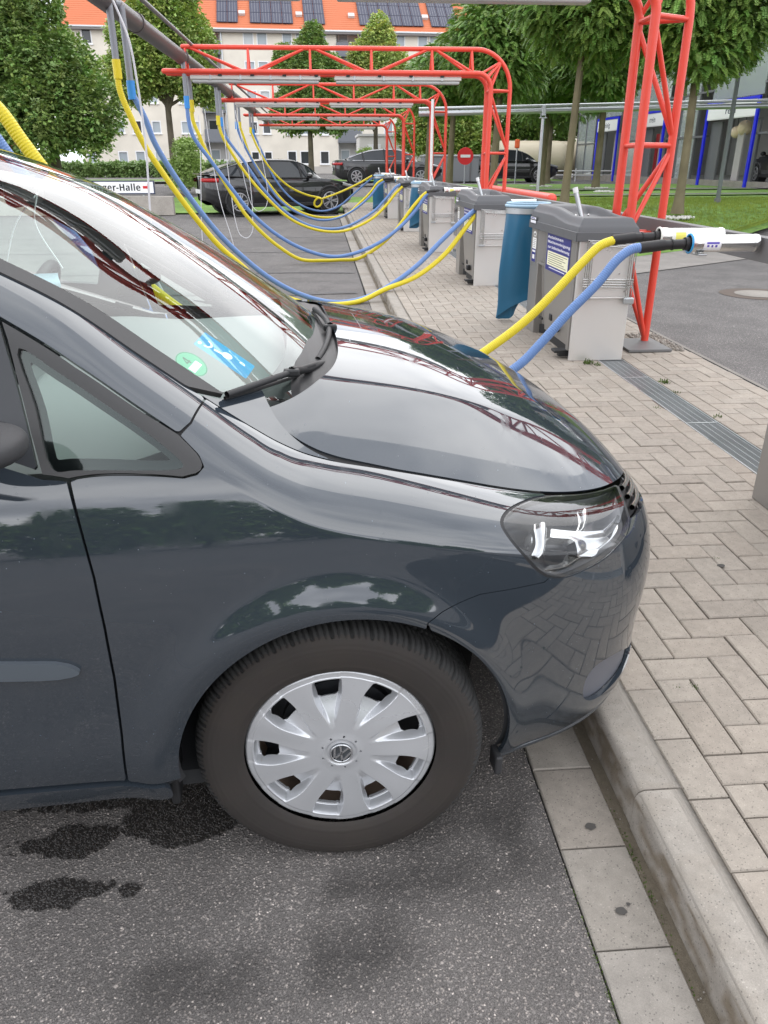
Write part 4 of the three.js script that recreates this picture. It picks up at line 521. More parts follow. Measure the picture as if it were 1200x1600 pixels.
parkedCar('saloon_car', 'black saloon car parked behind the second red gantry post, facing right', [9.0, .5, -40.5], -.05, { L: 5.0, W: 1.88, wb: 2.95, R: .345, belt: [[-2.5, -2.2, -1.5, 0, .9, 1.3, 1.9, 2.35, 2.55], [.93, 1.03, 1.01, .97, .96, .96, .88, .75, .55]], roof: [[-1.95, -1.35, -.75, 0, .4, .85, 1.35], [1.04, 1.26, 1.41, 1.47, 1.45, 1.32, .99]], xr: [-1.9, 1.33], roofX: [-1.05, .5], pillars: [-1.15, -.15, .7], seams: [-1.1, -.1, 1.05], handles: [-.7, .25], mirrorX: .85, tailY: .88, spokes: 9 });
parkedCar('hatchback_car', 'dark car seen through the blue-framed showroom entrance', [17.2, .7, -29.3], 1.45, { L: 4.3, W: 1.8, wb: 2.6, R: .33, belt: [[-2.2, -1.9, 0, .9, 1.3, 1.9, 2.2], [.9, .98, .95, .94, .93, .82, .55]], roof: [[-2.0, -1.5, -.6, .2, .7, 1.2], [1.0, 1.3, 1.43, 1.43, 1.3, .96]], xr: [-1.95, 1.18], roofX: [-1.5, .35], pillars: [-1.2, -.1], seams: [-.9, .1], handles: [-.5], mirrorX: .7, tailY: .9, spokes: 5 });
// ---------------------------------------------------------------- vacuum stations, red gantries, suction pipe, hoses
{
  const signTex = canvasTex(256, 330, (x, w, h) => { x.fillStyle = '#2b2c7a'; x.fillRect(0, 0, w, h); x.fillStyle = '#f4f2ee'; x.font = 'bold 34px sans-serif'; x.textAlign = 'center'; x.fillText('Autoinnen', 90, 52); x.font = 'bold 30px sans-serif'; x.fillText('Mattenreinigung', 128, 92); x.fillText('zur Selbstbedienung', 128, 136, 236); x.fillStyle = '#ece9c9'; x.fillRect(14, 160, 228, 124); x.fillStyle = '#55564a'; for (let k = 0; k < 6; k++) x.fillRect(26, 174 + k * 18, 204 - (k * 37) % 60, 5); x.fillStyle = '#e8e8f4'; x.fillRect(40, 298, 176, 8); });
  const smallTex = canvasTex(96, 330, (x, w, h) => { x.fillStyle = '#8b867e'; x.fillRect(0, 0, w, h); x.fillStyle = '#efeeea'; x.fillRect(14, 88, 68, 110); x.fillStyle = '#2b2c7a'; x.fillRect(12, 200, 72, 128); x.fillStyle = '#efeeea'; x.fillRect(18, 212, 58, 20); x.fillRect(26, 256, 40, 44); x.beginPath(); x.arc(48, 50, 26, 0, 7); x.fill(); x.fillStyle = '#55524c'; x.beginPath(); x.arc(48, 54, 14, 0, 7); x.fill(); for (let k = 0; k < 5; k++) x.fillRect(24, 104 + k * 18, 46, 4); });
  const lidTex = canvasTex(96, 64, (x, w, h) => { x.fillStyle = '#3b3b40'; x.fillRect(0, 0, w, h); x.fillStyle = '#eeeef2'; x.fillRect(8, 8, 80, 16); x.fillRect(8, 34, 80, 22); x.fillStyle = '#4b4b8c'; x.fillRect(14, 12, 60, 8); });
  const mSign = std(lin(1, 1, 1), .5, 0, { map: signTex }), mSmall = std(lin(1, 1, 1), .5, 0, { map: smallTex }), mLidS = std(lin(1, 1, 1), .5, 0, { map: lidTex });
  const mFront = std(lin(0.26, 0.248, 0.232), 0.42, 0.45, { bumpMap: withRep(blotch, 2), bumpScale: 0.0004 }), mFrontLow = std(lin(0.30, 0.285, 0.265), 0.4, 0.5), mInox = std(lin(0.70, 0.68, 0.655), 0.42, 0.55, { roughnessMap: blotch });
  // local axes: origin at the near left foot, x to the right, z towards the camera
  const st = thing('vacuum_station', 'nearest vacuum machine in full view, with a blue notice and steel end panel', 'vacuum machine', [1.775, KH, -5.5], 0, 'row of car vacuum machines');
  const plan = [[.0, -.03], [.0, -.82], [.03, -.86], [.05, -1.02], [.00, -1.06], [.0, -1.28], [.40, -1.28], [.40, -.03]];
  const prism = (pl, y0, y1, shift = 0) => { const s = new THREE.Shape(pl.map(([x, z]) => new THREE.Vector2(x, -z))); const g = new THREE.ExtrudeGeometry(s, { depth: y1 - y0, bevelEnabled: true, bevelSize: .004, bevelThickness: .004, bevelSegments: 2 }); g.rotateX(-Math.PI / 2); g.translate(0, y0, 0); if (shift) { const p = g.attributes.position; for (let i = 0; i < p.count; i++) p.setX(i, p.getX(i) + shift * (1 - (p.getY(i) - y0) / (y1 - y0)) * (p.getX(i) < .2 ? 1 : 0)); g.computeVertexNormals(); } return uvBox(g); };
  part('cabinet', prism(plan, .58, .86), mFront, st);
  part('lower_door', prism(plan, .075, .575, .045), mFrontLow, st);
  part('rear_foot', box(.40, .58, .26, .20, .29, -1.16, .004), mFrontLow, st);
  part('plinth', prism(plan.map(([x, z]) => [.06 + x * .8, z * .94 - .02]), 0, .07), mBlack, st);
  part('front_edge', [box(.018, .80, .05, .004, .47, -.05, .006), box(.012, .02, 1.16, .012, .575, -.64, .004)], mFront, st);
  // end panel of brushed steel with its raised frame and clip rails
  part('end_panel', box(.40, .865, .028, .205, .4325, -.006, .006), mInox, st);
  const cover = part('panel_cover', [box(.29, .36, .02, .235, .64, .018, .008), box(.30, .012, .03, .235, .455, .018, .004)], mInox, st);
  part('screw', [[.12, .8], [.35, .8], [.35, .5], [.12, .5], [.30, .62]].map(([x, y]) => new THREE.CylinderGeometry(.006, .006, .006, 10).rotateX(Math.PI / 2).translate(x, y, .031)), mChrome, cover);
  const rails = []; for (let k = 0; k < 4; k++) { rails.push(rod([.05 + k * .013, .46, .035 + k * .004], [.05 + k * .013, .845 - k * .01, .035 + k * .004], .0032, 6), rod([.05 + k * .013, .845 - k * .01, .035 + k * .004], [.38 + k * .01, .825 - k * .012, .035 + k * .004], .0032, 6), rod([.04, .585 - k * .017, .04], [.405, .578 - k * .017, .04], .0045, 8), rod([.355 + k * .014, .46, .05], [.355 + k * .014, .80, .05], .0032, 6)); }
  part('clip_rail', rails, mChrome, st); part('rail_foot', [box(.075, .05, .03, .385, .435, .045, .012), box(.07, .022, .03, .07, .455, .04, .006)], mGalv, st);
  // plastic hood with a tray pressed into its top
  const hood = gridSurf((a, b) => { // a across x, b along z
    const x = lerp(-.025, .425, a), z = lerp(.02, -1.30, b); const edge = Math.min(a, 1 - a, b * 2.9, (1 - b) * 2.9); let y = .855 + .075 * smooth(0, .035, edge) + .055 * smooth(.035, .13, edge) + .035 * smooth(.2, .6, b);
    const tray = smooth(.2, .26, a) * smooth(.86, .8, a) * smooth(.14, .22, b) * smooth(.78, .70, b); y -= .062 * tray; return [x, y, z];
  }, range(0, 1, 70), range(0, 1, 110), true);
  const hd = part('hood', hood, mGreyPlastic, st); part('hood_skirt', [box(.452, .06, .01, .2, .865, .022, .003), box(.01, .06, 1.31, -.026, .865, -.64, .003), box(.01, .06, 1.31, .426, .865, -.64, .003), box(.452, .06, .01, .2, .865, -1.302, .003)], mGreyPlastic, st);
  part('bolt', [[.41, -.05], [.41, -1.2], [.05, -.3], [.16, -.35]].map(([x, z]) => new THREE.SphereGeometry(.008, 10, 8).translate(x, x < .3 ? .985 : .925, z)), mChrome, st);
  const lever = part('lever', rod([.14, .96, -.44], [.085, 1.155, -.48], .017, 14), mGalv, st); part('lever_grip', [rod([.092, 1.13, -.475], [.083, 1.165, -.482], .019, 14)], mWhite, st);
  const notice = (w, h, y, z, m, n, dx = -.0065) => { const g = new THREE.PlaneGeometry(w, h); g.rotateY(-Math.PI / 2); g.translate(dx, y, z); return part(n, g, m, st); };
  notice(.62, .28, .70, -.47, mSign, 'notice'); notice(.16, .26, .70, -1.17, mSmall, 'small_notice'); const ln = notice(.2, .06, .90, -1.16, mLidS, 'hood_label', -.033);
  part('pedal', [box(.12, .02, .10, -.02, .05, -.13, .006), box(.16, .03, .05, .03, .03, -.1, .006), box(.05, .06, .09, .01, .16, -.42, .015)], mBlack, st); part('latch', [box(.02, .05, .06, .028, .205, -.62, .006), box(.014, .02, .10, .026, .15, -.9, .005)], mBlack, st);
  const spots = [[1.755, -9.25, 'second vacuum machine from the front, behind the hanging blue bag'], [1.70, -12.98, 'third vacuum machine from the front, in the middle of the row'], [1.695, -17.0, 'fourth vacuum machine along the paved strip, half hidden by hoses'], [1.675, -20.9, 'fifth vacuum machine along the paved strip, small in the distance'], [1.66, -24.7, 'farthest vacuum machine, beside the last blue bag']];
  for (const [x, z, l] of spots) copyOf(st, 'vacuum_station', l, [x, KH, z]);
  copyOf(st, 'vacuum_station', 'grey vacuum machine cut off by the right edge, by the drain grating', [1.84, KH, -1.67]);
  // grey rail that runs behind the machines
  const rl = thing('nozzle_rail', 'dark grey flat rail at waist height running behind the vacuum machines', 'rail', [2.5, 0, 0]);
  part('plank', [box(.04, .125, 28, 0, .99, -16.6, .004), box(.07, .014, 28, .015, 1.052, -16.6, .004)], mGreyPaint, rl); for (let z = -3.4; z > -30; z -= 3.75) part('bracket', box(.05, .82, .05, .03, .52, z - .25, .006), mGreyPaint, rl);

  // gantry: a three-chord tube frame, post at the right, arm reaching left
  const C0 = [2.19, 2.35], ro = .49, ri = .19, zs = .15;
  const gantry = thing('red_gantry', 'red lattice post of the nearest gantry, rising beside the first vacuum machine', 'gantry', [-.11, 0, -6.05], 0, 'red tube gantries over the wash bays');
  const arcPts = (r, z) => range(0, 1, 10).map((t) => [C0[0] + r * Math.cos(t * Math.PI / 2), C0[1] + r * Math.sin(t * Math.PI / 2), z]);
  const chord = (r, z, yFoot, xEnd) => { const c = new THREE.CurvePath(); const a = arcPts(r, z); const L = (p, q) => new THREE.LineCurve3(V(...p), V(...q)); c.add(L([C0[0] + r, yFoot, z], a[0])); for (let i = 0; i < 10; i++) c.add(L(a[i], a[i + 1])); c.add(L(a[10], [xEnd, C0[1] + r, z])); return c; };
  class Poly extends THREE.Curve { constructor(p) { super(); this.p = p; } getPoint(t, o = V(0, 0, 0)) { const n = this.p.length - 1, k = Math.min(n - 1, Math.floor(t * n)), f = t * n - k; return o.set(...this.p[k]).lerp(V(...this.p[k + 1]), f); } getPointAt(t, o) { return this.getPoint(t, o); } getTangentAt(t, o) { const e = 1e-3, a = this.getPoint(Math.max(0, t - e)), b = this.getPoint(Math.min(1, t + e)); return (o ?? V(0, 0, 0)).copy(b).sub(a).normalize(); } }
  const chordG = (r, z, yFoot, xEnd, rad) => { const pts = [...range(0, 1, 6).map((t) => [C0[0] + r, lerp(yFoot, C0[1], t), z]).slice(0, -1), ...arcPts(r, z), ...range(0, 1, 12).map((t) => [lerp(C0[0], xEnd, t), C0[1] + r, z]).slice(1)]; const g = new THREE.TubeGeometry(new Poly(pts), (pts.length - 1) * 2, rad, 12); const cap = (p, n) => new THREE.SphereGeometry(rad, 12, 8).translate(...p); return [g, cap(pts[pts.length - 1])]; };
  part('outer_chord', chordG(ro, 0, .13, -1.78, .030), mRed, gantry);
  for (const s of [1, -1]) part('inner_chord', chordG(ri, s * zs, .92, -2.03, .033), mRed, gantry);
  const yt = C0[1] + ro, yb = C0[1] + ri, xo = C0[0] + ro, xi = C0[0] + ri, rb = .0165;
  for (const x of [-1.75, -.92, -.09, .74, 1.57, 2.12]) part('upright', [1, -1].map((s) => rod([x, yt, 0], [x, yb, s * zs], rb)), mRed, gantry);
  const zig = [[-1.72, 1, -.96, 0], [-.86, 0, -.14, 1], [-.05, 1, .70, 0], [.78, 0, 1.53, 1], [1.61, 1, 2.14, 0]];
  for (const [x1, t1, x2] of zig) part('diagonal', [1, -1].map((s) => rod([x1, t1 ? yt : yb, t1 ? 0 : s * zs], [x2, t1 ? yb : yt, t1 ? s * zs : 0], rb)), mRed, gantry);
  part('cross_tie', [-1.75, -.09, 1.57].map((x) => rod([x, yb, zs], [x, yb, -zs], rb)), mRed, gantry);
  for (const y of [2.34, 1.555, .955]) part('post_tie', [...[1, -1].map((s) => rod([xo, y, 0], [xi, y, s * zs], rb * 1.1)), rod([xi, y, zs], [xi, y, -zs], rb)], mRed, gantry);
  const tO = Math.PI * .25, pO = [C0[0] + ro * Math.cos(tO), C0[1] + ro * Math.sin(tO), 0]; for (const a of [.04, .5, .86]) { const t = a * Math.PI / 2; part('corner_brace', [1, -1].map((s) => rod(pO, [C0[0] + ri * Math.cos(t), C0[1] + ri * Math.sin(t), s * zs], rb)), mRed, gantry); }
  part('post_diagonal', [1, -1].map((s) => rod([xi, 2.31, s * zs], [xo, 1.60, 0], rb * 1.15)), mRed, gantry);
  part('post_diagonal', [1, -1].map((s) => rod([xo, 1.52, 0], [xi, .97, s * zs], rb * 1.15)), mRed, gantry);
  part('post_diagonal', [1, -1].map((s) => rod([xi, .93, s * zs], [xo, .14, 0], rb * 1.15)), mRed, gantry);
  part('clamp', range(0, 1, 7).map((t) => box(.05, .03, .04, lerp(-1.3, 1.7, t), yb - .035, zs - .01, .006)), mBlack, gantry);
  part('foot_plate', box(.34, .02, .42, 2.60, KH + .013, .12, .003), mGreyPaint, gantry);
  [[0, -12.05, .0, 'second red gantry, whose whole arm spans the middle of the view'], [0, -18.05, .05, 'third red gantry from the front, seen under the wide one'], [0, -24.05, .07, 'fourth red gantry from the front, low behind the third'], [0, -30.05, .05, 'farthest red gantry, smallest in the row']].forEach(([x, z, dy, l]) => copyOf(gantry, 'red_gantry', l, [x, dy, z]));
  copyOf(gantry, 'red_gantry', 'red gantry over the dark car, mirrored in its bonnet', [-.11, 0, -3.2]);
  // light fittings under the arms
  const lf = thing('strip_light', 'pale grey strip light under the left half of the second gantry arm', 'light fitting', [-.83, yb - .085, -12.0], 0, 'strip lights under the gantries');
  part('housing', [box(1.74, .05, .16, 0, .022, 0, .012)], mOffWhite, lf); part('diffuser', box(1.70, .045, .12, 0, -.022, 0, .02), std(lin(.46, .46, .45), .35), lf); part('end_clip', [-.6, -.2, .2, .6].map((x) => box(.03, .06, .17, x, .02, 0, .006)), mGalv, lf);
  let first = true; for (const [z, dy, nm] of [[-3.15, 0, 'out of view, overhead'], [-6.0, 0, 'nearest'], [-12.0, 0, 'second'], [-18.0, .05, 'third'], [-24.0, .07, 'fourth'], [-30.0, .05, 'farthest']]) for (const [x, sd] of [[-.83, 'left'], [1.10, 'right']]) { if (z === -12.0 && x < 0) continue; copyOf(lf, 'strip_light', `pale grey strip light under the ${sd} half of the ${nm} gantry arm`, [x - (z > -7 ? .11 : 0), yb - .085 + dy, z]); }

  // suction pipe on the left with its drop pipes
  const pipe = thing('suction_pipe', 'thick dark brown suction pipe overhead at the left, running into the distance', 'pipe', [-1.8, 0, 0]);
  part('main_pipe', [rod([0, 2.70, 4], [0, 2.73, -34], .085, 24)], mPipe, pipe); part('joint_ring', [-3, -6.05, -9.2, -12.05, -15, -18.05, -24.05].map((z) => rod([0, 2.715, z + .04], [0, 2.715, z - .04], .096, 24)), mPipe, pipe);
  part('upper_cable_pipe', rod([.14, 2.86, 2], [.14, 2.88, -34], .022, 10), mGreyPaint, pipe);
  const H = {
yA: [[-1.75, 2.17, -7.90], [-1.75, 2.03, -7.90], [-1.69, 1.82, -7.92], [-1.60, 1.58, -7.96], [-1.47, 1.34, -8.02], [-1.35, 1.14, -8.06], [-1.20, 0.91, -8.12], [-1.03, 0.68, -8.19], [-0.82, 0.47, -8.27], [-0.69, 0.33, -8.33], [-0.35, 0.11, -8.46], [-0.02, -0.02, -8.59], [0.38, -0.03, -8.75], [0.69, 0.07, -8.88], [1.06, 0.26, -9.02], [1.39, 0.48, -9.15], [1.65, 0.77, -9.26], [1.79, 0.92, -9.32], [1.91, 0.96, -9.36]],
bA: [[-1.68, 2.02, -8.05], [-1.59, 1.80, -8.08], [-1.54, 1.62, -8.10], [-1.42, 1.37, -8.15], [-1.23, 1.06, -8.21], [-1.04, 0.79, -8.29], [-0.82, 0.55, -8.37], [-0.54, 0.31, -8.46], [-0.25, 0.14, -8.57], [0.06, 0.04, -8.68], [0.38, 0.04, -8.80], [0.70, 0.15, -8.92], [1.06, 0.37, -9.05], [1.35, 0.63, -9.15], [1.59, 0.83, -9.24], [1.81, 0.99, -9.32]],
yB: [[-1.77, 2.14, -12.32], [-1.77, 1.98, -12.32], [-1.70, 1.78, -12.33], [-1.66, 1.66, -12.34], [-1.37, 1.11, -12.39], [-1.17, 0.77, -12.43], [-0.95, 0.50, -12.48], [-0.68, 0.26, -12.53], [-0.35, 0.06, -12.59], [-0.00, -0.02, -12.66], [0.25, -0.01, -12.71], [0.54, 0.04, -12.77], [0.83, 0.18, -12.82], [1.12, 0.41, -12.88], [1.29, 0.61, -12.91], [1.46, 0.82, -12.94], [1.61, 0.97, -12.97], [1.67, 1.01, -12.98]],
bB: [[-1.77, 2.16, -11.91], [-1.77, 1.97, -11.91], [-1.73, 1.77, -11.92], [-1.52, 1.45, -11.99], [-1.27, 1.09, -12.06], [-1.03, 0.77, -12.14], [-0.70, 0.47, -12.24], [-0.29, 0.23, -12.37], [0.12, 0.11, -12.49], [0.45, 0.13, -12.60], [0.88, 0.28, -12.73], [1.23, 0.51, -12.84], [1.50, 0.77, -12.92], [1.65, 0.97, -12.97], [1.74, 1.00, -13.00]],
yC: [[-1.79, 2.10, -15.57], [-1.76, 1.92, -15.58], [-1.65, 1.68, -15.62], [-1.37, 1.23, -15.74], [-1.05, 0.84, -15.87], [-0.65, 0.46, -16.03], [-0.29, 0.27, -16.18], [0.11, 0.17, -16.35], [0.50, 0.18, -16.51], [1.03, 0.39, -16.73], [1.32, 0.63, -16.84], [1.52, 0.85, -16.93], [1.68, 0.99, -16.99]],
bC: [[-1.80, 2.10, -16.17], [-1.75, 1.89, -16.18], [-1.46, 1.47, -16.25], [-1.11, 0.95, -16.34], [-0.73, 0.55, -16.43], [-0.30, 0.29, -16.53], [0.11, 0.20, -16.62], [0.51, 0.24, -16.72], [1.07, 0.52, -16.85], [1.32, 0.75, -16.91], [1.56, 0.99, -16.97], [1.64, 1.02, -16.99]],
bD: [[-1.80, 2.15, -19.05], [-1.73, 1.93, -19.08], [-1.61, 1.65, -19.15], [-1.32, 1.12, -19.30], [-0.93, 0.59, -19.51], [-0.50, 0.30, -19.74], [-0.04, 0.15, -19.99], [0.43, 0.19, -20.24], [0.83, 0.37, -20.46], [1.21, 0.65, -20.66], [1.45, 0.91, -20.79], [1.60, 1.00, -20.87]],
yD: [[-1.80, 2.18, -19.81], [-1.74, 1.99, -19.83], [-1.60, 1.54, -19.88], [-1.23, 0.97, -19.99], [-0.81, 0.49, -20.13], [-0.35, 0.26, -20.27], [0.11, 0.18, -20.41], [0.60, 0.24, -20.57], [0.96, 0.50, -20.68], [1.24, 0.75, -20.77], [1.42, 0.96, -20.82], [1.57, 1.04, -20.87]],
yE: [[-1.81, 2.18, -22.96], [-1.70, 1.87, -23.01], [-1.40, 1.32, -23.15], [-0.91, 0.83, -23.38], [-0.39, 0.58, -23.63], [-0.09, 0.48, -23.77], [0.06, 0.48, -23.84], [0.53, 0.63, -24.07], [1.10, 0.86, -24.34], [1.52, 1.07, -24.54]],
bE: [[-1.81, 2.17, -23.85], [-1.67, 1.84, -23.88], [-1.29, 0.99, -23.96], [-0.86, 0.48, -24.05], [-0.41, 0.21, -24.15], [0.05, 0.12, -24.25], [0.52, 0.25, -24.36], [0.91, 0.54, -24.44], [1.24, 0.80, -24.51], [1.56, 1.04, -24.58]],
  };
  H.y0 = [[-1.78, 2.3, -3.55], [-1.60, 2.02, -3.5], [-1.40, 1.80, -3.46], [-1.23, 1.63, -3.45], [-1.17, 1.53, -3.45], [-1.12, 1.45, -3.45], [-.9, 1.1, -3.5], [-.55, .72, -3.75], [-.1, .45, -4.0], [.35, .30, -4.25], [.75, .33, -4.43], [1.03, .47, -4.53], [1.21, .59, -4.59], [1.38, .74, -4.64], [1.55, .90, -4.70], [1.66, .99, -4.74], [1.76, 1.02, -4.77]];
  H.b0 = [[-1.76, 2.25, -3.95], [-1.62, 1.9, -3.95], [-1.4, 1.45, -3.98], [-1.1, 1.0, -4.05], [-.7, .6, -4.1], [-.2, .3, -4.15], [.4, .16, -4.2], [.85, .25, -4.26], [1.1, .38, -4.3], [1.23, .5, -4.33], [1.38, .66, -4.36], [1.54, .82, -4.38], [1.65, .95, -4.40], [1.73, 1.0, -4.42], [1.80, 1.01, -4.43]];
  const nearM = (m) => Object.assign(m.clone(), { bumpMap: withRep(hoseBump, 420, 1), bumpScale: .0012 });
  const mY = nearM(mYellow), mB = nearM(mBlueHose);
  const words = { 0: 'running to the first vacuum machine', A: 'second from the front, dipping behind the car windscreen', B: 'third from the front, looping low over the kerb', C: 'fourth from the front', D: 'fifth from the front', E: 'farthest of its row' };
  const mDrop = std(lin(.23, .24, .26), .45, .2);
  const labY = canvasTex(64, 64, (x) => { x.fillStyle = '#e8e7e0'; x.fillRect(0, 0, 64, 64); x.fillStyle = '#e2dc6a'; x.fillRect(6, 10, 52, 40); }), labB = canvasTex(64, 64, (x) => { x.fillStyle = '#e6e6ea'; x.fillRect(0, 0, 64, 64); x.fillStyle = '#5b4fae'; x.fillRect(20, 8, 10, 46); x.fillRect(34, 14, 12, 8); x.fillRect(34, 30, 12, 6); x.fillRect(34, 44, 10, 8); });
  for (const [k, pts] of Object.entries(H)) {
    const yel = k[0] === 'y', id = k.slice(-1), R0 = .0265, p2 = pts.map(([x, y, z]) => [x, Math.max(y, (x > .66 ? KH : 0) + .03), z]);
    if (k === 'yE') { const i = 5; p2.splice(i, 1, ...range(0, 1, 10).map((t) => { const a = -Math.PI * .6 + t * Math.PI * 2.2, c = V(...p2[5]); return [c.x + .11 * Math.sin(a + 2.2), c.y - .10 + .12 * Math.cos(a + 2.2 - .3), c.z + .12 * (t - .5)]; })); }
    const h = thing('vacuum_hose', `${yel ? 'yellow' : 'blue'} ribbed vacuum hose, ${words[id]}`, 'hose', [0, 0, 0], 0, yel ? 'yellow vacuum hoses' : 'blue vacuum hoses');
    part('hose', tube(p2, R0, 14, p2.length * 12), yel ? mY : mB, h);
    const top = p2[0], px = -1.8 + (yel ? .02 : .09), dp = [top[0], top[1] + .02, top[2]];
    part('sleeve', rod([top[0], top[1] - .06, top[2]], [top[0], top[1] + .09, top[2]], .036, 14), yel ? mYellow : std(lin(.03, .24, .62), .45), h);
    part('drop_pipe', [rod([top[0], top[1] + .08, top[2]], [top[0], 2.68, top[2]], .029, 14), rod([top[0], 2.68, top[2]], [-1.8, 2.71, top[2]], .029, 12)], mDrop, h);
    // cuff and polished nozzle lying across to the rail
    const e = p2[p2.length - 1], big = id === '0', d = id === '0' ? 1 : .8;
    const n = thing('vacuum_nozzle', `chrome vacuum nozzle on the ${yel ? 'yellow' : 'blue'} hose ${words[id]}`, 'nozzle', e, big ? .0 : .1, 'chrome vacuum nozzles');
    part('cuff', [rod([-.02, -.004, 0], [.12, .012, 0], .031, 16), rod([.1, .01, 0], [.255, .016, 0], .027, 16), rod([.16, .012, 0], [.168, .013, 0], .031, 16), rod([.235, .016, 0], [.26, .016, 0], .036, 16)], mBlack, n);
    const pt = new THREE.LatheGeometry([[.046, 0], [.05, .004], [.05, .05], [.047, .06], [.047, .37], [.05, .375], [.05, .395], [.043, .40], [.04, .37]].map(([r, y]) => new THREE.Vector2(r, y)), 30); pt.rotateZ(-Math.PI / 2); pt.translate(.26, .018, 0); part('tube', pt, mChrome, n);
    const ring = new THREE.TorusGeometry(.049, .006, 8, 30); ring.rotateY(Math.PI / 2); ring.translate(.265, .018, 0); part('collar', ring, yel ? std(lin(.75, .74, .68), .5) : std(lin(.02, .30, .62), .4), n);
    const lb = new THREE.CylinderGeometry(.0478, .0478, .10, 30, 1, true, -.7, 1.5); lb.rotateZ(-Math.PI / 2); lb.translate(.38, .018, 0); part('paper_label', lb, std(lin(1, 1, 1), .5, 0, { side: THREE.DoubleSide, map: yel ? labY : labB }), n);
    part('holder', [rod([.33, -.03, 0], [.33, -.05, -.15], .006, 8), box(.05, .012, .2, .33, -.04, -.05, .004)], mGalv, n);
  }
  // white air cords and the pull rope
  const cord = (pts, l, r = .006) => single('air_cord', tube(pts, r, 7, pts.length * 10), mRope, l, 'cord', 'white cords hanging from the suction pipe');
  cord([[-1.62, 2.7, -7.3], [-1.50, 2.35, -7.3], [-1.47, 2.03, -7.3], [-1.46, 1.6, -7.3], [-1.49, 1.0, -7.3], [-1.5, .5, -7.3], [-1.46, .38, -7.3]], 'straight pale rope hanging beside the nearest yellow drop pipe', .009);
  cord([[-1.86, 2.1, -13.6], [-1.88, 1.6, -13.6], [-1.93, 1.0, -13.6], [-1.97, .5, -13.6], [-1.98, .2, -13.6]], 'single white cord hanging left of the black crossover car');
  cord([[-1.80, 2.2, -13.9], [-1.76, 1.6, -13.9], [-1.66, .8, -13.9], [-1.55, .35, -13.9], [-1.5, .12, -13.9]], 'white cord crossing the rear wheel of the black crossover car');
  cord([[-1.54, 2.2, -14.1], [-1.53, 1.4, -14.1], [-1.50, .9, -14.1], [-1.47, .55, -14.1], [-1.40, .30, -14.1], [-1.29, .25, -14.1], [-1.2, .34, -14.1], [-1.17, .6, -14.1], [-1.19, 1.3, -14.1], [-1.34, 2.2, -14.1]], 'white cord in a deep loop in front of the crossover car');
  cord([[-1.62, 2.2, -17], [-1.58, 1.5, -17], [-1.5, .95, -17], [-1.42, .65, -17], [-1.3, .52, -17], [-1.15, .58, -17], [-1.08, .8, -17], [-1.15, 1.5, -17], [-1.25, 2.1, -17]], 'white cord in a shallow loop nearer the front of the crossover');
  // waste bags on rings
  const bagAt = (x, z, l, w = .36, hgt = .9) => {
    const b = thing('waste_bag', l, 'bag', [x, 1.07, z], -.25, 'blue waste bags on rings');
    const g = gridSurf((t, s) => { const a = t * Math.PI * 2, open = 1 - smooth(0, .95, s), fold = 1 + .06 * Math.sin(a * 7 + s * 3) * smooth(0, .3, s), wx = w / 2 * (1 - .28 * smooth(.5, 1, s)) * fold, wz = .16 * (.25 + .75 * open) * fold; return [wx * Math.cos(a) + .05 * s * Math.sin(a * 2) - .06 * s * s, -s * hgt * (1 - .20 * smooth(.0, 1, Math.cos(a - .3) * .5 + .5) * smooth(.5, 1, s)), wz * Math.sin(a)]; }, range(0, 1, 90), range(0, 1, 40));
    part('bag', g, mBag, b);
    const ring = new THREE.TorusGeometry(.17, .013, 10, 50); ring.rotateX(Math.PI / 2); ring.scale(w / .34, 1, .95); const r2 = ring.clone().translate(0, .03, 0); part('ring', [r2, new THREE.TorusGeometry(.165, .008, 8, 40).rotateX(Math.PI / 2).scale(w / .34, 1, .95).translate(0, .05, .0)], std(lin(.34, .50, .62), .4), b);
    part('steel_band', new THREE.CylinderGeometry(.185, .185, .045, 50, 1, true).scale(w / .36, 1, .93).translate(0, -.01, 0), Object.assign(mGalv.clone(), { side: THREE.DoubleSide }), b);
    part('arm', [rod([.1, .02, -.1], [.1, .02, -.32], .012), rod([.1, .02, -.32], [.16, -.3, -.36], .012), rod([.16, -.3, -.36], [.16, -.95, -.36], .014)], mGalv, b); return b;
  };
  bagAt(1.80, -7.08, 'big blue waste bag hanging from a ring between the first and second machines', .38, .95); bagAt(1.80, -14.6, 'small blue waste bag behind the third machine', .42, .72); bagAt(1.60, -22.3, 'farthest blue waste bag, by the last machines', .36, .8);
  // red tube rail along the lawn
  const rt = thing('red_rail', 'low thick red tube rail along the lawn edge behind the second machine', 'rail', [3.36, 0, 0]);
  part('tube', [rod([0, .95, -16.6], [0, .95, -11.9], .075, 18), new THREE.SphereGeometry(.075, 18, 12).translate(0, .95, -11.9)], mRed, rt); part('post', [rod([0, .05, -12.6], [0, .95, -12.6], .05, 14)], mRed, rt); part('post', [rod([0, .05, -16.2], [0, .95, -16.2], .05, 14)], mRed, rt);
}
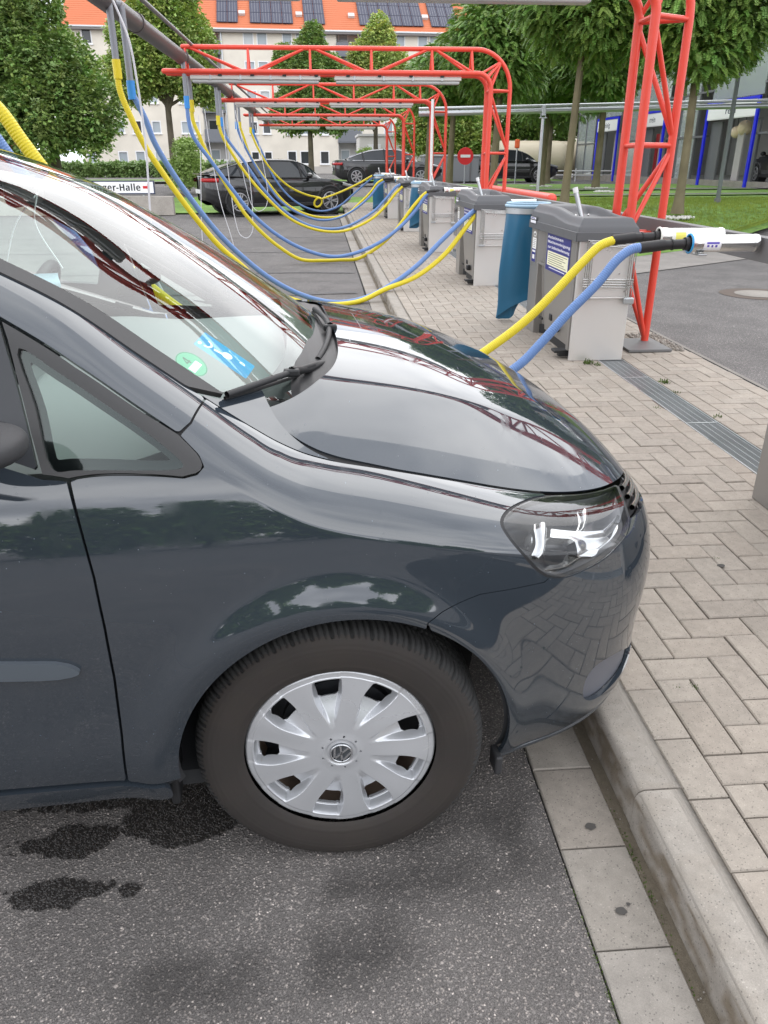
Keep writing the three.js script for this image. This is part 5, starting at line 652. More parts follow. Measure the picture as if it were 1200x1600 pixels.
// ---------------------------------------------------------------- the dark grey family car in the foreground (own axes: x forward, y up, z to its right)
const AL = 4.5 * Math.PI / 180;
const car = thing('parked_car', 'dark blue-grey family car with its nose over the kerb, closest to the camera', 'car', [-0.87 * Math.sin(AL), 0, -1.288 - 0.87 * Math.cos(AL)], AL);
{
  const X0 = 0.10, N = 2.9, aT = 0.755, wT = 0.725, WM = 0.897, AM = 0.80;
  const eY = pchip([.98, 1.03, 1.115, 1.21, 1.265, 1.39, 1.47, 1.53], [-.135, -.205, -.325, -.455, -.555, -.82, -1.02, -1.25]);
  const eZ = pchip([.98, 1.03, 1.115, 1.21, 1.265, 1.39, 1.47, 1.53], [.715, .70, .67, .645, .63, .60, .58, .56]);
  const cX = pchip([.99, 1.05, 1.09, 1.27, 1.402, 1.456, 1.484, 1.55], [.13, .05, -.005, -.275, -.51, -.65, -.735, -1.0]);
  const wsX = (y, z) => { const q = Math.abs(z) / eZ(y); return cX(y) - (cX(y) - eY(y)) * Math.pow(q, 2.2); };
  const cB = spline([-.4, .09, .30, .50, .68, .79, .84, .88], [1.17, 1.062, 1.018, .943, .846, .765, .704, .632]);
  const kB = spline([-.2, .15, .45, .75, .9], [.40, .425, .455, .41, .40]);
  const Hb = (x, z) => { // crown, with a pressed crease near each side
    const a = Math.abs(z), zc = .53 - .09 * x, w = .011 , d = a - zc, relu = (d + Math.sqrt(d * d + w * w)) / 2, s = .20 * smooth(.80, .50, x) * smooth(-.12, .02, x);
    return cB(x) - kB(x) * Math.pow(a, 2.8) - s * relu + s * (.727 - zc) * Math.pow(a / .725, 3);
  };
  const arcX = (z) => 0.074 - 3.0 * Math.pow(z, 6);
  const base = spline([.14, .22, .32, .45, .58, .72, .80, .845, .92, .985, 1.1, 1.3, 1.6], [.10, .05, .014, .002, 0, .0075, .0208, .031, .0535, .0845, .137, .222, .358]);
  const fr = spline([.14, .20, .26, .34, .45, .55, .62, .70, .82], [.11, .034, .006, .012, .008, 0, .010, .034, .056]);
  const se = (th, a, w) => { const c = Math.cos(th), s = Math.sin(th), r = Math.pow(Math.pow(Math.abs(c) / a, N) + Math.pow(Math.abs(s) / w, N), -1 / N); return [r * c, r * s]; };
  const ex = [-1.6, -1.25, -1.02, -.82, -.555, -.455, -.325, -.205, -.13, -.085, -.035, .02, .1], ey = [1.575, 1.53, 1.47, 1.39, 1.265, 1.21, 1.115, 1.03, .979, .951, .9265, 0, 0], ez = [.55, .56, .58, .60, .63, .645, .67, .70, .713, .719, .723, .725, .725];
  ex.forEach((x, i) => { if (!ey[i]) ey[i] = Hb(x, ez[i]); });
  const tY0 = pchip(ex, ey), tZ = pchip(ex, ez), tY = (x) => x < -1.6 ? 1.575 + 0.01 * Math.sin((x + 1.6) * -1.2) : tY0(x), tZc = (x) => x < -1.6 ? 0.55 : tZ(x);
  const topU = (u) => { const [dx, z] = se(Math.PI / 2 * (1 - u), aT, wT); return [X0 + dx, Hb(X0 + dx, z), z]; };
  function wrap(u, v) {
    v = clamp(v, 0, 1);
    let yt, zt; if (u <= 0) { yt = tY(X0 + u); zt = tZc(X0 + u); } else { yt = topU(u)[1]; zt = wT; }
    const y = yt - (yt - 0.20) * Math.pow(1 - v, 1.5), e = clamp(1 - (yt - y) / 0.095, 0, 1), g = (1 - Math.sqrt(1 - .92 * e * e)) / (1 - Math.sqrt(.08));
    const ins = base(y) + (WM - zt - base(yt)) * g;
    if (u <= 0) { const x = X0 + u, rho = Math.hypot(x, y - .29), fl = .018 * Math.exp(-Math.pow((rho - .378) / .048, 2)); return [x, y, WM - ins + fl]; }
    const f = fr(y) + (AM - aT - fr(yt)) * g, [dx, z] = se(Math.PI / 2 * (1 - u), AM - f, WM - ins), x = X0 + dx;
    const rho = Math.hypot(x, y - .29), fl = .018 * Math.exp(-Math.pow((rho - .378) / .048, 2)) * clamp(1 - u / .7, 0, 1);
    return [x, y, z + fl];
  }
  const shell = (off) => (u, v) => { const p = wrap(u, v), e = 2e-3, a = wrap(u + e, v), b = wrap(u, v > .5 ? v - e : v + e), s = v > .5 ? -1 : 1; let nx = (a[1] - p[1]) * (b[2] - p[2]) - (a[2] - p[2]) * (b[1] - p[1]), ny = (a[2] - p[2]) * (b[0] - p[0]) - (a[0] - p[0]) * (b[2] - p[2]), nz = (a[0] - p[0]) * (b[1] - p[1]) - (a[1] - p[1]) * (b[0] - p[0]); const L = off * s / (Math.hypot(nx, ny, nz) || 1); return [p[0] + nx * L, p[1] + ny * L, p[2] + nz * L]; };
  const arch = (u, v) => { if (u > .6) return -1; const p = wrap(u, v); return 0.352 - Math.hypot(p[0] - .022, p[1] - .302); };
  // materials
  const speck = tex(1024, (x, y, i, j) => { const s = hash(i >> 1, j >> 1, 95), v = s > 0.9998 ? 0.9 : s > 0.9990 ? 0.58 : 0.5; return [v, v, v]; }, { srgb: true });
  const film = tex(1024, (x, y, i, j) => { const n = fbm(x * 9, y * 9, 9, 5, 91), m = fbm(x * 70, y * 70, 70, 2, 92), s = hash(i >> 1, j >> 1, 95) > 0.9990 ? 0.3 : 0; const v = 0.03 + 0.10 * smooth(0.5, 0.8, n) * smooth(.4, .7, m) + s; return [v, v, v]; });
  const mPaint = phys(lin(0.132, 0.168, 0.212), 1.0, 0, { ior: 1.9, map: uvRepeat(speck, .9), roughnessMap: uvRepeat(film, .9) });
  const mPaintLow = mPaint;
  const mGlass = phys(lin(0.80, 0.92, 0.87), 0.0, 0, { transmission: 1, thickness: 0, ior: 1.52 });
  const mFrit = phys(lin(0.008, 0.008, 0.009), 0.08, 0, { ior: 1.5 });
  const mTrim = std(lin(0.030, 0.030, 0.032), 0.62, 0, { bumpMap: withRep(concBump, 4), bumpScale: 0.0004 }), mTrimGrey = std(lin(0.043, 0.042, 0.042), 0.6, 0, { bumpMap: withRep(concBump, 4), bumpScale: 0.0004 });
  const SV = 0.8, GAP = 0.0024;
  const both = (name, geo, mat, label, parent = car) => { if (Array.isArray(geo)) geo = merge(geo); part(name, geo, mat, parent, label); part(name, mirrorZ(geo), mat, parent, label); };
  panel.lim = [0, 1];
  const T = 0.9925;
  // outlines, in the panel chart (metres behind the front axle line or turn round the nose, height share)
  const head = [[.178, .838], [.192, .875], [.224, .915], [.274, .956], [.300, .972], [.335, .986], [.40, T], [.46, T], [.521, .984], [.487, .913], [.456, .838], [.448, .81], [.415, .762], [.375, .724], [.338, .684], [.303, .658], [.279, .641], [.257, .632], [.238, .639], [.22, .664], [.198, .725], [.181, .789]];
  const headR = rounded(head, 5), headSD = polySD(headR, SV);
  const rubberOut = [[-.366, .815], [-.331, .796], [-.323, .772], [-.336, .739], [-.36, .711], [-.554, .586], [-.60, .575], [-.70, .545], [-.653, .55], [-.66, .849], [-.533, .823], [-.44, .819]];
  const glass = [[-.624, .798], [-.565, .785], [-.503, .776], [-.441, .772], [-.387, .761], [-.36, .747], [-.359, .739], [-.38, .714], [-.48, .643], [-.545, .606], [-.582, .592], [-.604, .69]];
  const gapLine = [[-.5365, -.02], [-.536, .059], [-.526, .16], [-.521, .26], [-.523, .35], [-.529, .433], [-.542, .51], [-.56, .60]];
  const rearTop = [[-.323, .772], [-.336, .739], [-.36, .711], [-.44, .66], [-.554, .586]];
  const fenderPoly = [...gapLine.slice(1, 7), [-.554, .586], [-.44, .66], [-.36, .711], [-.336, .739], [-.323, .772], [-.331, .796], [-.362, .817], [-.342, .871], [-.324, .955], [-.318, T], [.315, T], [.36, .9], [.238, .640], [.23, .621], [.18, .597], [.133, .577], [.105, .551], [.076, .522], [.055, .492], [.055, .06]];
  const fSD = polySD(fenderPoly, SV);
  const fenderG = panel(wrap, (u, v) => Math.max(fSD(u, v) + .0009, -headSD(u, v) + GAP, arch(u, v)), [-.60, .36, 190], [.0, T, 170], { out: 1 });
  both('front_fender', fenderG, mPaint);
  const bump = [[.055, .492], [.076, .522], [.105, .551], [.133, .577], [.18, .597], [.23, .621], [.238, .639], [.35, .78], [.44, .815], [.456, .815], [.6, .79], [1.02, .785], [1.02, 0], [.10, 0], [.10, .3]];
  const bSD = polySD(bump, SV);
  const lowIn = polySD(rounded([[.60, .20], [.62, .32], [.72, .36], [1.3, .36], [1.3, .14], [.66, .13]], 5), SV), fogP = rounded([[.337, .15], [.337, .235], [.36, .258], [.42, .245], [.49, .19], [.55, .155], [.55, .115], [.45, .112], [.37, .112]], 4), fogSD = polySD(fogP, SV);
  const seamCut = polySD([[.055, .492], [.076, .522], [.105, .551], [.133, .577], [.18, .597], [.23, .621], [.238, .639], [-.5, .95], [-.5, .3]], SV);
  const bumperG = panel(wrap, (u, v) => Math.max(bSD(u, v), -headSD(u, v), arch(u, v), -seamCut(u, v), -lowIn(u, v), -fogSD(u, v)) + .0009, [0, 1, 230], [0, .83, 150], { out: 1 });
  const bumper = part('front_bumper', [bumperG, mirrorZ(bumperG)], mPaint, car);
  const fogG = panel(shell(-.014), (u, v) => fogSD(u, v) - .004, [.30, .62, 60], [.08, .28, 40], { out: 1, lip: 0 });
  both('fog_panel', fogG, std(lin(0.10, 0.105, 0.125), 0.45), 'paler satin grey panel in the lower bumper corner', bumper);
  part('intake_grille', [panel(shell(-.03), (u, v) => lowIn(u, v) - .01, [.57, 1, 40], [.08, .42, 30], { lip: 0 })].flatMap((g) => [g, mirrorZ(g)]), mBlack, bumper);
  // chin lip: a rounded rail along the lower edge
  { const pts = []; for (let u = .2; u <= 1.001; u += .04) pts.push(wrap(u, .018)); const all = [...pts, ...pts.slice(0, -1).reverse().map((p) => [p[0], p[1], -p[2]])]; part('chin_lip', tube(all.map(([x, y, z]) => [x * .995, y - .002, z * .992]), .010, 8, 120), mPaint, bumper); }
  // upper grille with slats
  const grSD = (u, v) => Math.max(-(u - .455 - (v - .815) * .40), .815 - .03 * smooth(.45, .6, u) - v, v - .99) ;
  const gr = part('radiator_grille', [panel(shell(-.02), (u, v) => grSD(u, v), [.44, 1, 60], [.76, 1, 24], { lip: 0 })].flatMap((g) => [g, mirrorZ(g)]), mBlack, car);
  for (const v of [.845, .90, .955]) { const pts = []; for (let u = .50 + (v - .845) * .35; u <= 1.001; u += .04) pts.push(shell(-.008)(u, v)); const all = [...pts, ...pts.slice(0, -1).reverse().map((p) => [p[0], p[1], -p[2]])]; part('slat', tube(all, .007, 6, 100), mChrome, gr); }
  // bonnet
  const gapZ = pchip([-.13, -.112, -.10, -.085, -.06, -.03, 0, .04, .10], [.56, .605, .637, .666, .690, .7065, .7165, .7225, .7255]);
  const bonSD = (x, z) => { let d; if (x <= X0) d = Math.abs(z) - wT; else { const r = Math.hypot(x - X0, z), th = Math.atan2(Math.abs(z), x - X0), [a, b] = se(th, aT, wT); d = r - Math.hypot(a, b); } return Math.max(d + .004, (arcX(z) - x) * .8 + .001, -(x + .125), (Math.abs(z) - gapZ(x)) * .85 + .006); };
  panel.lim = null;
  part('bonnet', panel((x, z) => [x, Hb(x, z), z], bonSD, [-.14, .87, 150], [-.735, .735, 200], { out: -1, lip: .006 }), mPaint, car);
  both('bonnet_seal', panel((x, z) => [x, Hb(x, z) - .0065, z], (x, z) => Math.max(gapZ(x) - .026 - z, z - Math.min(gapZ(x) + .012, tZ(x) - .004), -.118 - x, x - .44), [-.13, .46, 120], [.54, .74, 60], { out: -1, lip: 0 }), mRubber);
  // fender shoulder between the screen corner and the bonnet gap
  { const dl = (x) => tY(x) - Hb(x, tZ(x)), scr = pchip([-.30, -.205, -.16, -.135, -.112], [.70, .688, .655, .628, .603]);
    const g = panel((x, z) => [x, Hb(x, z) + dl(x), z], (x, z) => Math.max(z - tZ(x) + .0008, (x > -.112 ? gapZ(x) : scr(x)) + .0035 * (x > -.112) - z, -.224 - x), [-.24, .12, 120], [.58, .74, 60], { out: -1, lip: .006 }); both('fender_shoulder', g, mPaint); }
  // A pillars, roof edge, window frames
  panel.lim = [0, 1];
  const pil = polySD([[-.364, .820], [-.3435, .871], [-.3255, .955], [-.3195, .993], [-1.9, .993], [-3.2, .993], [-3.2, .93], [-1.7, .93], [-1.3, .895], [-.655, .853], [-.533, .829], [-.44, .825]], SV);
  const pilG = panel(wrap, (u, v) => pil(u, v) + .001, [-3.2, -.31, 340], [.78, .993, 60], { out: 1 });
  both('windscreen_pillar', pilG, mPaint);
  both('pillar_gasket', panel(shell(-.007), polySD([[-.385, .80], [-.355, .80], [-.335, .87], [-.312, .955], [-.306, .99], [-.345, .99], [-.355, .93]], SV), [-.39, -.30, 40], [.79, .992, 40], { lip: 0 }), mRubber);
  const rubSD = polySD(rounded(rubberOut.slice(0, 6), 1).length ? [[-.364, .817], [-.345, .806], [-.331, .796], [-.325, .784], [-.323, .772], [-.327, .755], [-.336, .739], [-.36, .711], [-.44, .66], [-.554, .586], [-.60, .575], [-.602, .582], [-.616, .639], [-.63, .718], [-.643, .805], [-.653, .846], [-.533, .822], [-.44, .818]] : [], SV), glSD = polySD(rounded(glass, 4), SV);
  const rubG = panel(wrap, (u, v) => Math.max(rubSD(u, v) + .0025, -glSD(u, v)), [-.67, -.31, 150], [.56, .86, 110], { out: 1, off: .003, lip: .014 });
  both('quarter_window_seal', rubG, mTrimGrey);
  const qg = panel(shell(-.006), (u, v) => glSD(u, v) - .004, [-.64, -.345, 60], [.57, .81, 50], { out: 1, lip: 0 });
  both('quarter_window', qg, mGlass);
  const frG = panel(shell(-.009), (u, v) => Math.max(glSD(u, v) - .006, -(glSD(u + (-.47 - u) * .0, v) + .016)), [-.64, -.345, 100], [.57, .81, 80], { out: 1, lip: 0 });
  both('window_border', frG, mFrit);
  // doors
  const doorPoly = polySD([[-.5365, .056], ...gapLine.slice(1, 7), [-.557, .588], [-.60, .575], [-.70, .573], [-1.62, .60], [-1.62, .056]], SV);
  const doorG = panel(wrap, (u, v) => doorPoly(u, v) + .0042, [-1.64, -.51, 200], [.04, .61, 110], { out: 1 });
  const doorR = part('front_door', doorG, mPaint, car), doorL = part('front_door', mirrorZ(doorG), mPaint, car);
  const rearDoor = polySD([[-1.63, .056], [-1.63, .60], [-3.3, .62], [-3.3, .056]], SV), rdG = panel(wrap, (u, v) => Math.max(rearDoor(u, v), .352 - Math.hypot(wrap(u, v)[0] + 2.68, wrap(u, v)[1] - .302)) + GAP, [-3.35, -1.6, 150], [.04, .64, 70], { out: 1 });
  both('rear_side_panel', rdG, mPaint);
  const dfSD = polySD([[-.655, .852], [-.604, .578], [-.75, .578], [-1.62, .605], [-1.62, .885], [-1.3, .885]], SV), dwSD = polySD(rounded([[-.80, .81], [-.77, .62], [-1.55, .64], [-1.56, .86], [-1.25, .862]], 3), SV);
  both('door_window_frame', panel(wrap, (u, v) => Math.max(dfSD(u, v) + .003, -dwSD(u, v)), [-1.64, -.58, 160], [.56, .89, 60], { out: 1, off: .001 }), std(lin(0.028, 0.03, 0.034), 0.35));
  both('door_window', panel(shell(-.006), (u, v) => dwSD(u, v) - .004, [-1.6, -.75, 60], [.6, .88, 30], { out: 1, lip: 0 }), mGlass);
  const rwSD = polySD(rounded([[-1.70, .86], [-1.68, .65], [-3.0, .67], [-2.95, .88]], 3), SV), rf = polySD([[-1.64, .925], [-1.64, .605], [-3.3, .625], [-3.3, .925]], SV);
  both('rear_window_frame', panel(wrap, (u, v) => Math.max(rf(u, v) + .002, -rwSD(u, v)), [-3.32, -1.6, 120], [.58, .94, 50], { out: 1 }), mPaint);
  both('rear_side_window', panel(shell(-.006), (u, v) => rwSD(u, v) - .004, [-3.05, -1.65, 60], [.62, .9, 24], { lip: 0 }), mGlass);
  both('sill', panel(wrap, (u, v) => Math.max(polySD([[-.452, .014], [-.455, .052], [-3.3, .052], [-3.3, .014]], SV)(u, v), arch(u, v)), [-3.3, -.42, 200], [.0, .06, 14], { out: 1, off: .004, lip: .03 }), mPaint);
  // moulding on the door
  { const mo = polySD(rounded([[-.58, .269], [-.60, .279], [-.72, .2745], [-1.55, .263], [-1.55, .24], [-.724, .247], [-.60, .259]], 4), SV); const g = panel(wrap, (u, v) => mo(u, v), [-1.6, -.56, 240], [.22, .30, 40], { out: 1, off: .010, lip: .012 }); both('door_moulding', g, std(lin(0.075, 0.088, 0.102), 0.5, 0, { bumpMap: withRep(concBump, 4), bumpScale: 0.0003 })); }
  // door mirror
  { const g = new THREE.SphereGeometry(1, 32, 20); const p = g.attributes.position; for (let i = 0; i < p.count; i++) { const x = p.getX(i), y = p.getY(i), z = p.getZ(i), k = 1 - 0.25 * Math.max(0, z); p.setXYZ(i, Math.sign(x) * Math.pow(Math.abs(x), .8) * .075 * k, Math.sign(y) * Math.pow(Math.abs(y), .75) * .085 * k, Math.sign(z) * Math.pow(Math.abs(z), .7) * .10); } g.computeVertexNormals(); g.scale(1.15, .36, .8); g.translate(-.56, 1.052, .97); const arm = box(.06, .03, .16, -.58, 1.025, .86, .012); both('door_mirror', [merge([g, uvBox(arm)])][0], mTrim); }
  // inner dark body, behind the panel gaps; open at the wheel and the windows
  const innSD = (u, v) => Math.max(arch(u, v) - .004, v - (u < -.345 ? .56 : .985), u > .15 && u < .56 && v > .62 ? .02 : -.1, .02 - v, .345 - Math.hypot(wrap(u, v)[0] + 2.68, wrap(u, v)[1] - .302));
  const inn = panel(shell(-.022), innSD, [-3.3, 1, 300], [0, .99, 60], { lip: 0 });
  part('inner_body', [inn, mirrorZ(inn)], mDark, car);
  panel.lim = null;
  // windscreen
  const ws = (t, q) => { const y = t, z = q * eZ(y); return [wsX(y, z), y, z]; };
  const botSD = (y, q) => { const p = ws(y, q); return p[0] - (arcX(p[2]) - .012) ; };
  const glassCut = (y, q) => { const p = ws(y, q); return p[0] - (arcX(p[2]) - .045 * smooth(.35, 0, p[2]) - .012); };
  const wsG = panel(ws, (y, q) => Math.max(botSD(y, q) * .8, Math.abs(q) - .985, y - 1.497), [.93, 1.50, 120], [-1, 1, 150], { lip: 0, out: 1 });
  const screen = part('windscreen', wsG, phys(lin(0.84, 0.93, 0.90), 0.0, 0, { transmission: 1, thickness: 0, ior: 1.65 }), car);
  const wsIn = (d) => (y, q) => { const p = ws(y, q), a = ws(y + .002, q), b = ws(y, q + .002); let n = V(a[0] - p[0], a[1] - p[1], a[2] - p[2]).cross(V(b[0] - p[0], b[1] - p[1], b[2] - p[2])).normalize(); if (n.x < 0) n.negate(); return [p[0] + n.x * d, p[1] + n.y * d, p[2] + n.z * d]; };
  part('screen_border', panel(wsIn(-.004), (y, q) => Math.max(Math.abs(q) - .98, y - 1.497, botSD(y, q), -Math.max(glassCut(y, q) + .012, Math.abs(q) - .95)), [.93, 1.50, 120], [-1, 1, 300], { lip: 0 }), mFrit, screen);
  // trim strip between glass and pillar
  for (const s of [1, -1]) part('screen_trim', panel(wsIn(.004), (y, q) => Math.max(.957 - s * q, s * q - 1.007, botSD(y, q) - .02, y - 1.5), [.99, 1.5, 110], s > 0 ? [.9, 1.012, 28] : [-1.012, -.9, 28], { lip: .012 }), mTrimGrey, car);
  // roof and tail (seldom in view)
  { const roof = gridSurf((t, q) => { const x0 = wsX(1.497, q * eZ(1.497)), z0 = eZ(1.497), x = lerp(x0, -3.2, t), z = q * lerp(z0 * .992, .55, Math.min(1, t * 3)); const yE = tY(lerp(eY(1.497), -3.2, t)) , yc = lerp(1.497, 1.61, 1 - Math.pow(1 - t, 3)); return [x, yc - (yc - lerp(1.497, 1.575, Math.min(1, t * 3))) * Math.pow(Math.abs(q), 2.2), z]; }, range(0, 1, 40), range(-1, 1, 40), true); part('roof', roof, mPaint, car);
    const tail = gridSurf((t, q) => { const [x, y, z] = wrap(-3.3, t); return [-3.2 - .16 * Math.sqrt(Math.max(0, 1 - q * q)) * (1 - .6 * t), y, z * q]; }, range(0, 1, 30), range(-1, 1, 30), true); part('tailgate', tail, mPaint, car);
    part('underbody', box(3.3, .04, 1.6, -1.62, .21, 0), mDark, car); }
  // cowl under the wipers
  part('cowl_panel', panel((x, z) => [x, Hb(x, z) - .013 - .002 * Math.abs(Math.sin(x * 90)), z], (x, z) => Math.max(Math.abs(z) - .69, x - (arcX(z) + .02), -(x - (arcX(z) - .12))), [-.35, .12, 60], [-.7, .7, 70], { out: -1, lip: 0 }), std(lin(0.018, 0.018, 0.019), 0.5), car);
  // wipers on the glass
  const onWs = (y, q, d) => wsIn(d)(y, q);
  const wiper = (name, a, b, pivot) => {
    const n = 14, line = range(0, 1, n).map((t) => onWs(lerp(a[0], b[0], t), lerp(a[1], b[1], t), .016 + .012 * Math.sin(t * Math.PI)));
    const w = part(name, tube(line, .0072, 8, 40), mBlack, car);
    part('wiper_rubber', tube(range(0, 1, n).map((t) => onWs(lerp(a[0], b[0], t), lerp(a[1], b[1], t), .006)), .004, 6, 40), mRubber, w);
    const m = onWs(lerp(a[0], b[0], .5), lerp(a[1], b[1], .5), .034), m2 = V(...m).lerp(V(...pivot), .35).toArray();
    part('wiper_arm', [tube([m, m2, V(...m).lerp(V(...pivot), .75).add(V(0, .008, 0)).toArray(), pivot], .009, 8, 24), box(.034, .016, .022, m[0], m[1] - .004, m[2], .005), rod([pivot[0], pivot[1] - .03, pivot[2]], [pivot[0], pivot[1] + .012, pivot[2]], .016)], mBlack, w);
  };
  wiper('wiper', [1.029, .972], [1.014, .55], [.055, 1.008, .36]);
  wiper('wiper', [1.022, .56], [1.062, -.05], [.085, 1.02, -.16]);
  // stickers behind the glass
  const patchOn = (name, c, du, dv, rotA, w, h, mat, d, shape) => { // c = chart centre; local frame from the chart, metric
    const [y0, q0] = c, P = V(...ws(y0, q0)), A = V(...ws(y0 + .002, q0)).sub(P).normalize(), B = V(...ws(y0, q0 + .01)).sub(P).normalize(); const nrm = A.clone().cross(B).normalize(); if (nrm.x < 0) nrm.negate(); B.copy(A).cross(nrm).normalize(); if (B.z > 0) B.negate();
    const right = B.clone().multiplyScalar(Math.cos(rotA)).addScaledVector(A, Math.sin(rotA)), up = A.clone().multiplyScalar(Math.cos(rotA)).addScaledVector(B, -Math.sin(rotA));
    const f = (s, t) => { const p = P.clone().addScaledVector(right, s).addScaledVector(up, t); const q = p.z / eZ(p.y), x = wsX(p.y, p.z); return [x - .004, p.y - .002, p.z]; };
    const sd = shape === 'disc' ? (s, t) => Math.hypot(s, t) - w / 2 : (s, t) => Math.max(Math.abs(s) - w / 2, Math.abs(t) - h / 2);
    return part(name, panel(f, sd, [-w / 2 - .004, w / 2 + .004, 40], [-h / 2 - .004, h / 2 + .004, 40], { lip: 0, out: d, uvs: (s, t) => [s / w + .5, t / h + .5] }), mat, screen);
  };
  const green = canvasTex(256, 256, (x) => { x.fillStyle = '#48a47b'; x.fillRect(0, 0, 256, 256); x.strokeStyle = '#17694a'; x.lineWidth = 7; x.beginPath(); x.arc(128, 128, 122, 0, 7); x.stroke(); x.fillStyle = '#15563d'; x.font = 'bold 104px sans-serif'; x.textAlign = 'center'; x.fillText('4', 128, 120); x.fillStyle = '#ffffff'; x.fillRect(62, 132, 132, 58); x.strokeStyle = '#bbb'; x.lineWidth = 2; x.beginPath(); x.moveTo(80, 160); x.lineTo(170, 160); x.stroke(); });
  const mSt = (t) => std(lin(1, 1, 1), 0.7, 0, { map: t, side: THREE.DoubleSide });
  patchOn('round_sticker', [1.09, .918], 0, 0, 0, .066, .066, mSt(green), 1, 'disc').userData.label = 'round green badge with a 4 and a white field';
  const blue = canvasTex(256, 384, (x) => { x.fillStyle = '#4c9fca'; x.fillRect(0, 0, 256, 384); x.fillStyle = '#ffffff'; x.beginPath(); x.ellipse(140, 205, 46, 34, .2, 0, 7); x.fill(); x.beginPath(); x.moveTo(92, 120); x.lineTo(120, 112); x.lineTo(134, 190); x.lineTo(118, 196); x.closePath(); x.fill(); x.lineWidth = 16; x.strokeStyle = '#f4fbff'; x.beginPath(); x.arc(120, 40, 52, .3, 2.9); x.stroke(); x.beginPath(); x.ellipse(70, 22, 22, 12, 0, 0, 7); x.fill(); x.font = 'bold 54px sans-serif'; x.fillText('D', 150, 330); });
  patchOn('blue_sticker', [1.088, .805], 0, 0, 0, .060, .124, mSt(blue), 1, 'box').userData.label = 'light blue paper card with white symbols and a D';
  // headlights
  const lensMat = phys(lin(0.96, 0.97, 0.98), 0.0, 0, { transmission: 1, thickness: 0, ior: 1.5 });
  panel.lim = [0, 1];
  const lensG = panel(wrap, (u, v) => headSD(u, v) + .003, [.16, .54, 120], [.61, T, 110], { out: 1, lip: .01 });
  const buck = (u, v) => { const d = headSD(u, v), p = shell(-.016 - .055 * smooth(0, .055, -d))(u, v); return p; };
  const bucketG = panel(buck, (u, v) => headSD(u, v) + .001, [.16, .54, 90], [.61, T, 80], { out: 1, lip: 0 });
  const mBucket = std(lin(0.032, 0.033, 0.036), 0.3, 0.35), mRefl = std(lin(0.58, 0.58, 0.57), 0.17, 1);
  const chromeSD = (() => { const grow = .0035, a = polySD([[.266, .82], [.30, .812], [.307, .793], [.302, .707], [.328, .695], [.365, .70], [.416, .754], [.462, .825], [.448, .858], [.379, .817], [.339, .828], [.276, .85]], SV), b = polySD(rounded([[.24, .65], [.274, .662], [.307, .699], [.329, .689], [.305, .648], [.274, .632], [.248, .639]], 4), SV); return (u, v) => Math.min(a(u, v), b(u, v)) - grow; })();
  const chChart = (u, v) => shell(-.019 - .007 * smooth(0, .03, -chromeSD(u, v)))(u, v), chG = panel(chChart, (u, v) => chromeSD(u, v), [.20, .48, 140], [.62, .93, 120], { out: 1, lip: .03 });
  const post = (pts) => { const s = polySD(rounded(pts, 3), SV), us = pts.map((q) => q[0]), vs = pts.map((q) => q[1]); return panel((u, v) => shell(-.024 + .013 * smooth(0, .009, -s(u, v)))(u, v), s, [Math.min(...us) - .02, Math.max(...us) + .02, 60], [Math.min(...vs) - .02, Math.max(...vs) + .02, 80], { out: 1, lip: .04 }); };
  const ringA = post([[.253, .878], [.262, .884], [.274, .885], [.253, .804], [.233, .705], [.226, .696], [.218, .694], [.232, .783]]), ringB = post([[.372, .938], [.392, .937], [.354, .866], [.333, .834], [.32, .832], [.344, .88]]);
  for (const s of [1, -1]) {
    const M = (g) => s > 0 ? g : mirrorZ(g);
    const hl = new THREE.Group(); hl.name = 'headlight'; car.add(hl);
    part('lens', M(lensG), lensMat, hl); part('lamp_bowl', M(bucketG), mBucket, hl); part('chrome_reflector', M(chG), mRefl, hl); part('lamp_rim', M(ringA), mRefl, hl); part('lamp_rim', M(ringB), mRefl, hl);
    const pA = shell(-.062)(.255, .80), pB = shell(-.06)(.355, .885);
    part('bulb_cover', M(merge([new THREE.SphereGeometry(.024, 20, 14).translate(pA[0] - .004, pA[1] + .012, pA[2])])), mRefl, hl);
    // back wall of the lamp
    part('lamp_seal', M(panel(shell(-.003), (u, v) => Math.max(headSD(u, v) - .005, -(headSD(u, v) + .0045)), [.15, .55, 160], [.6, T, 140], { out: 1, lip: .012 })), mBlack, hl);
  }
  panel.lim = null;
  // wheel housing
  { const g = new THREE.CylinderGeometry(.365, .365, .36, 48, 1, true, Math.PI * .58, Math.PI * .84 + Math.PI * .0); g.rotateX(Math.PI / 2); g.translate(.022, .302, .70); const disc = new THREE.CircleGeometry(.365, 40, -.25, Math.PI + .5); disc.translate(.022, .302, .53); both('wheel_housing', merge([g, disc]), std(lin(0.012, 0.012, 0.012), 0.9, 0, { side: THREE.DoubleSide })); }
  // mud flap edge behind the arch and splash guard at the bumper
  both('arch_edge', [box(.018, .05, .05, .362, .205, .845, .006)], mTrim);
  both('arch_flap', [box(.02, .16, .10, -.352, .26, .80, .008)], mBlack);
  // cabin
  const mSeat = std(lin(0.20, 0.20, 0.205), 0.9), mCabin = std(lin(0.25, 0.258, 0.252), 0.75), mPale = std(lin(0.42, 0.42, 0.40), 0.85);
  part('dashboard', panel((x, z) => [x, lerp(1.0, .985, smooth(-.1, -.6, x)) - .12 * smooth(-.62, -.75, x) - .05 * smooth(-.1, .1, x) + .03 * Math.exp(-Math.pow((z + .36) / .2, 2)) * smooth(-.3, -.55, x) - .10 * Math.pow(Math.abs(z) / .74, 4), z], (x, z) => Math.max(Math.abs(z) - .70, -.8 - x, x - arcX(z) + .12), [-.82, .0, 60], [-.72, .72, 60], { out: -1, lip: .35 }), mCabin, car);
  part('cabin_floor', box(2.6, .02, 1.5, -1.9, .30, 0), mCabin, car);
